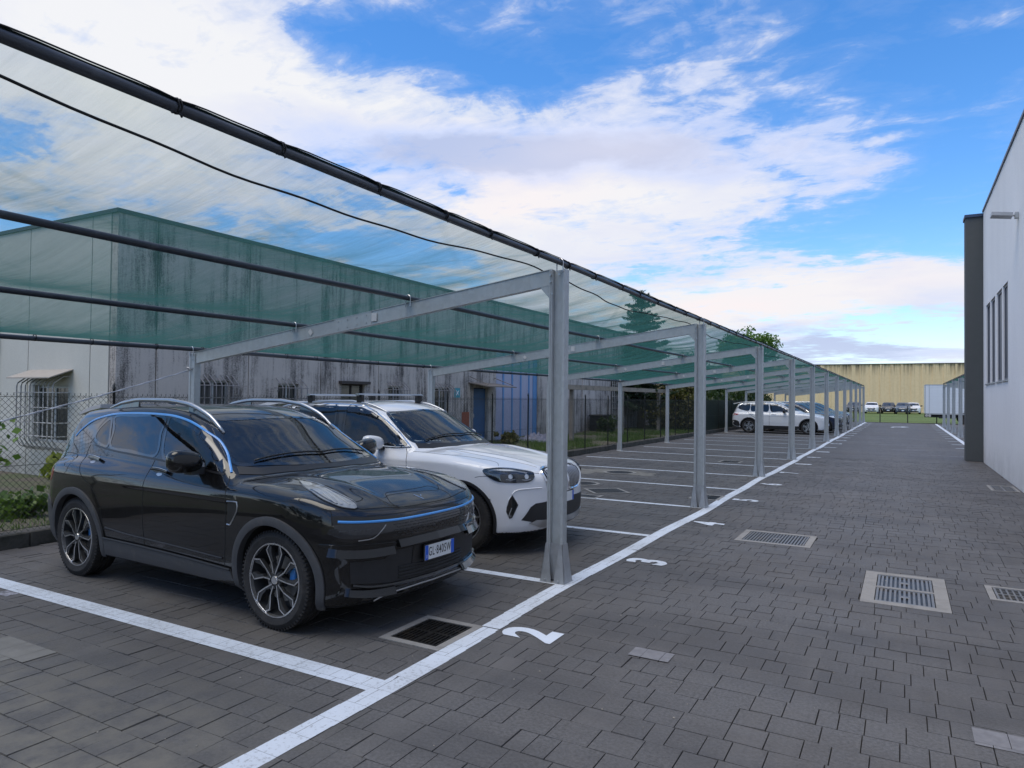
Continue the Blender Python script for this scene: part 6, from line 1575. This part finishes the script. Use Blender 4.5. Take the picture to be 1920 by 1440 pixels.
for z in (.1,.45,.8,1.15): m.tube([(-6,0,z),(9,0,z)],.004,4)
m.build('wire',M_wire,ff)
# ---- odds and ends beyond the fence
tp=thing('tarpaulin_heap','crumpled grey tarpaulin lying on soil beyond the fence','tarpaulin',(-11.0,21.3,.1))
V=[];F=[];n=22
for j in range(n):
    for i in range(n):
        u,v=i/(n-1)*2-1,j/(n-1)*2-1; r=max(0,1-u*u-v*v*.9); V.append((u*.55,v*.85,.30*r**.6*(.6+.5*math.sin(u*9+v*4)*math.cos(v*11-u*5))+.05*rng.random()*r))
for j in range(n-1):
    for i in range(n-1): F.append((j*n+i,j*n+i+1,(j+1)*n+i+1,(j+1)*n+i))
mesh_ob('cloth',V,F,P('grey_tarpaulin',(.16,.17,.22),.6,var=.5,scale=6),tp,True)
bn=thing('storage_bin','dark low storage bin against the old wall beyond the fence','bin',(-11.6,28.6,.1)); m=MB(); m.bbox(-.3,-.5,0,.3,.5,.75,.03); m.build('bin_body',M_blackpl,bn); m=MB(); m.bbox(-.33,-.53,.75,.33,.53,.82,.02); m.build('bin_lid',M_cladblack,bn)
hp=thing('hoop_barrier','small galvanised hoop standing behind the fence before the hedge','hoop',(-8.9,36.2,.05)); m=MB(); m.tube([(0,-.13,0),(0,-.13,.85),(0,-.10,.95),(0,0,.98),(0,.10,.95),(0,.13,.85),(0,.13,0)],.022,8); m.build('hoop_tube',M_bolt,hp,True)
bd=thing('dark_board','tall dark board leaning on the old factory wall under the pergola','board',(-11.7,35.2,.1)); m=MB(); m.prism([(0,-.35),(0,.35),(1.55,.33),(1.60,-.30)],-.02,.02,'x'); 
m=MB(); V=[(.35,-.4,0),(.35,.4,0),(.02,.4,1.6),(.02,-.4,1.55)]; m.add(V+[(x+.04,y,z) for x,y,z in V],[(0,1,2,3)[::-1],(4,5,6,7),(0,4,5,1)[::-1],(1,5,6,2)[::-1],(2,6,7,3)[::-1],(3,7,4,0)[::-1]]); m.build('board_sheet',M_blackpl,bd)

# trees behind the viewer, met only as reflections in the black paint and the glass
c_=np.concatenate([clumps(2600,(x,-15+rng.uniform(-2,2),3.0),(3.0,2.0,2.6),26,.8) for x in (-30,-25,-20,-15,-10,-5.5)])
o=leaves('tree_belt',c_,.32,M_leafd); tag(o,'dark belt of trees standing behind the viewer','trees',kind='stuff')

# specks of grit and leaf crumbs on the paving
n=420; x=nr.uniform(-7.9,1.8,n); y=nr.uniform(1.2,20,n); Vg=[];Fg=[]
for i in range(n):
    r_=rng.uniform(.003,.009); a=rng.uniform(0,3); k_n=len(Vg); Vg+=[(x[i]+r_*math.cos(a+q*1.7),y[i]+r_*math.sin(a+q*1.7)*.8,.003) for q in range(3)]+[(x[i],y[i],.003+r_*.7)]; Fg+=[(k_n,k_n+1,k_n+3),(k_n+1,k_n+2,k_n+3),(k_n+2,k_n,k_n+3)]
o=mesh_ob('grit',Vg,Fg,P('pale_grit',(.30,.28,.24),.9,var=.5,scale=3)); tag(o,'tiny pale grit and leaf crumbs scattered over the paving','grit',kind='stuff')
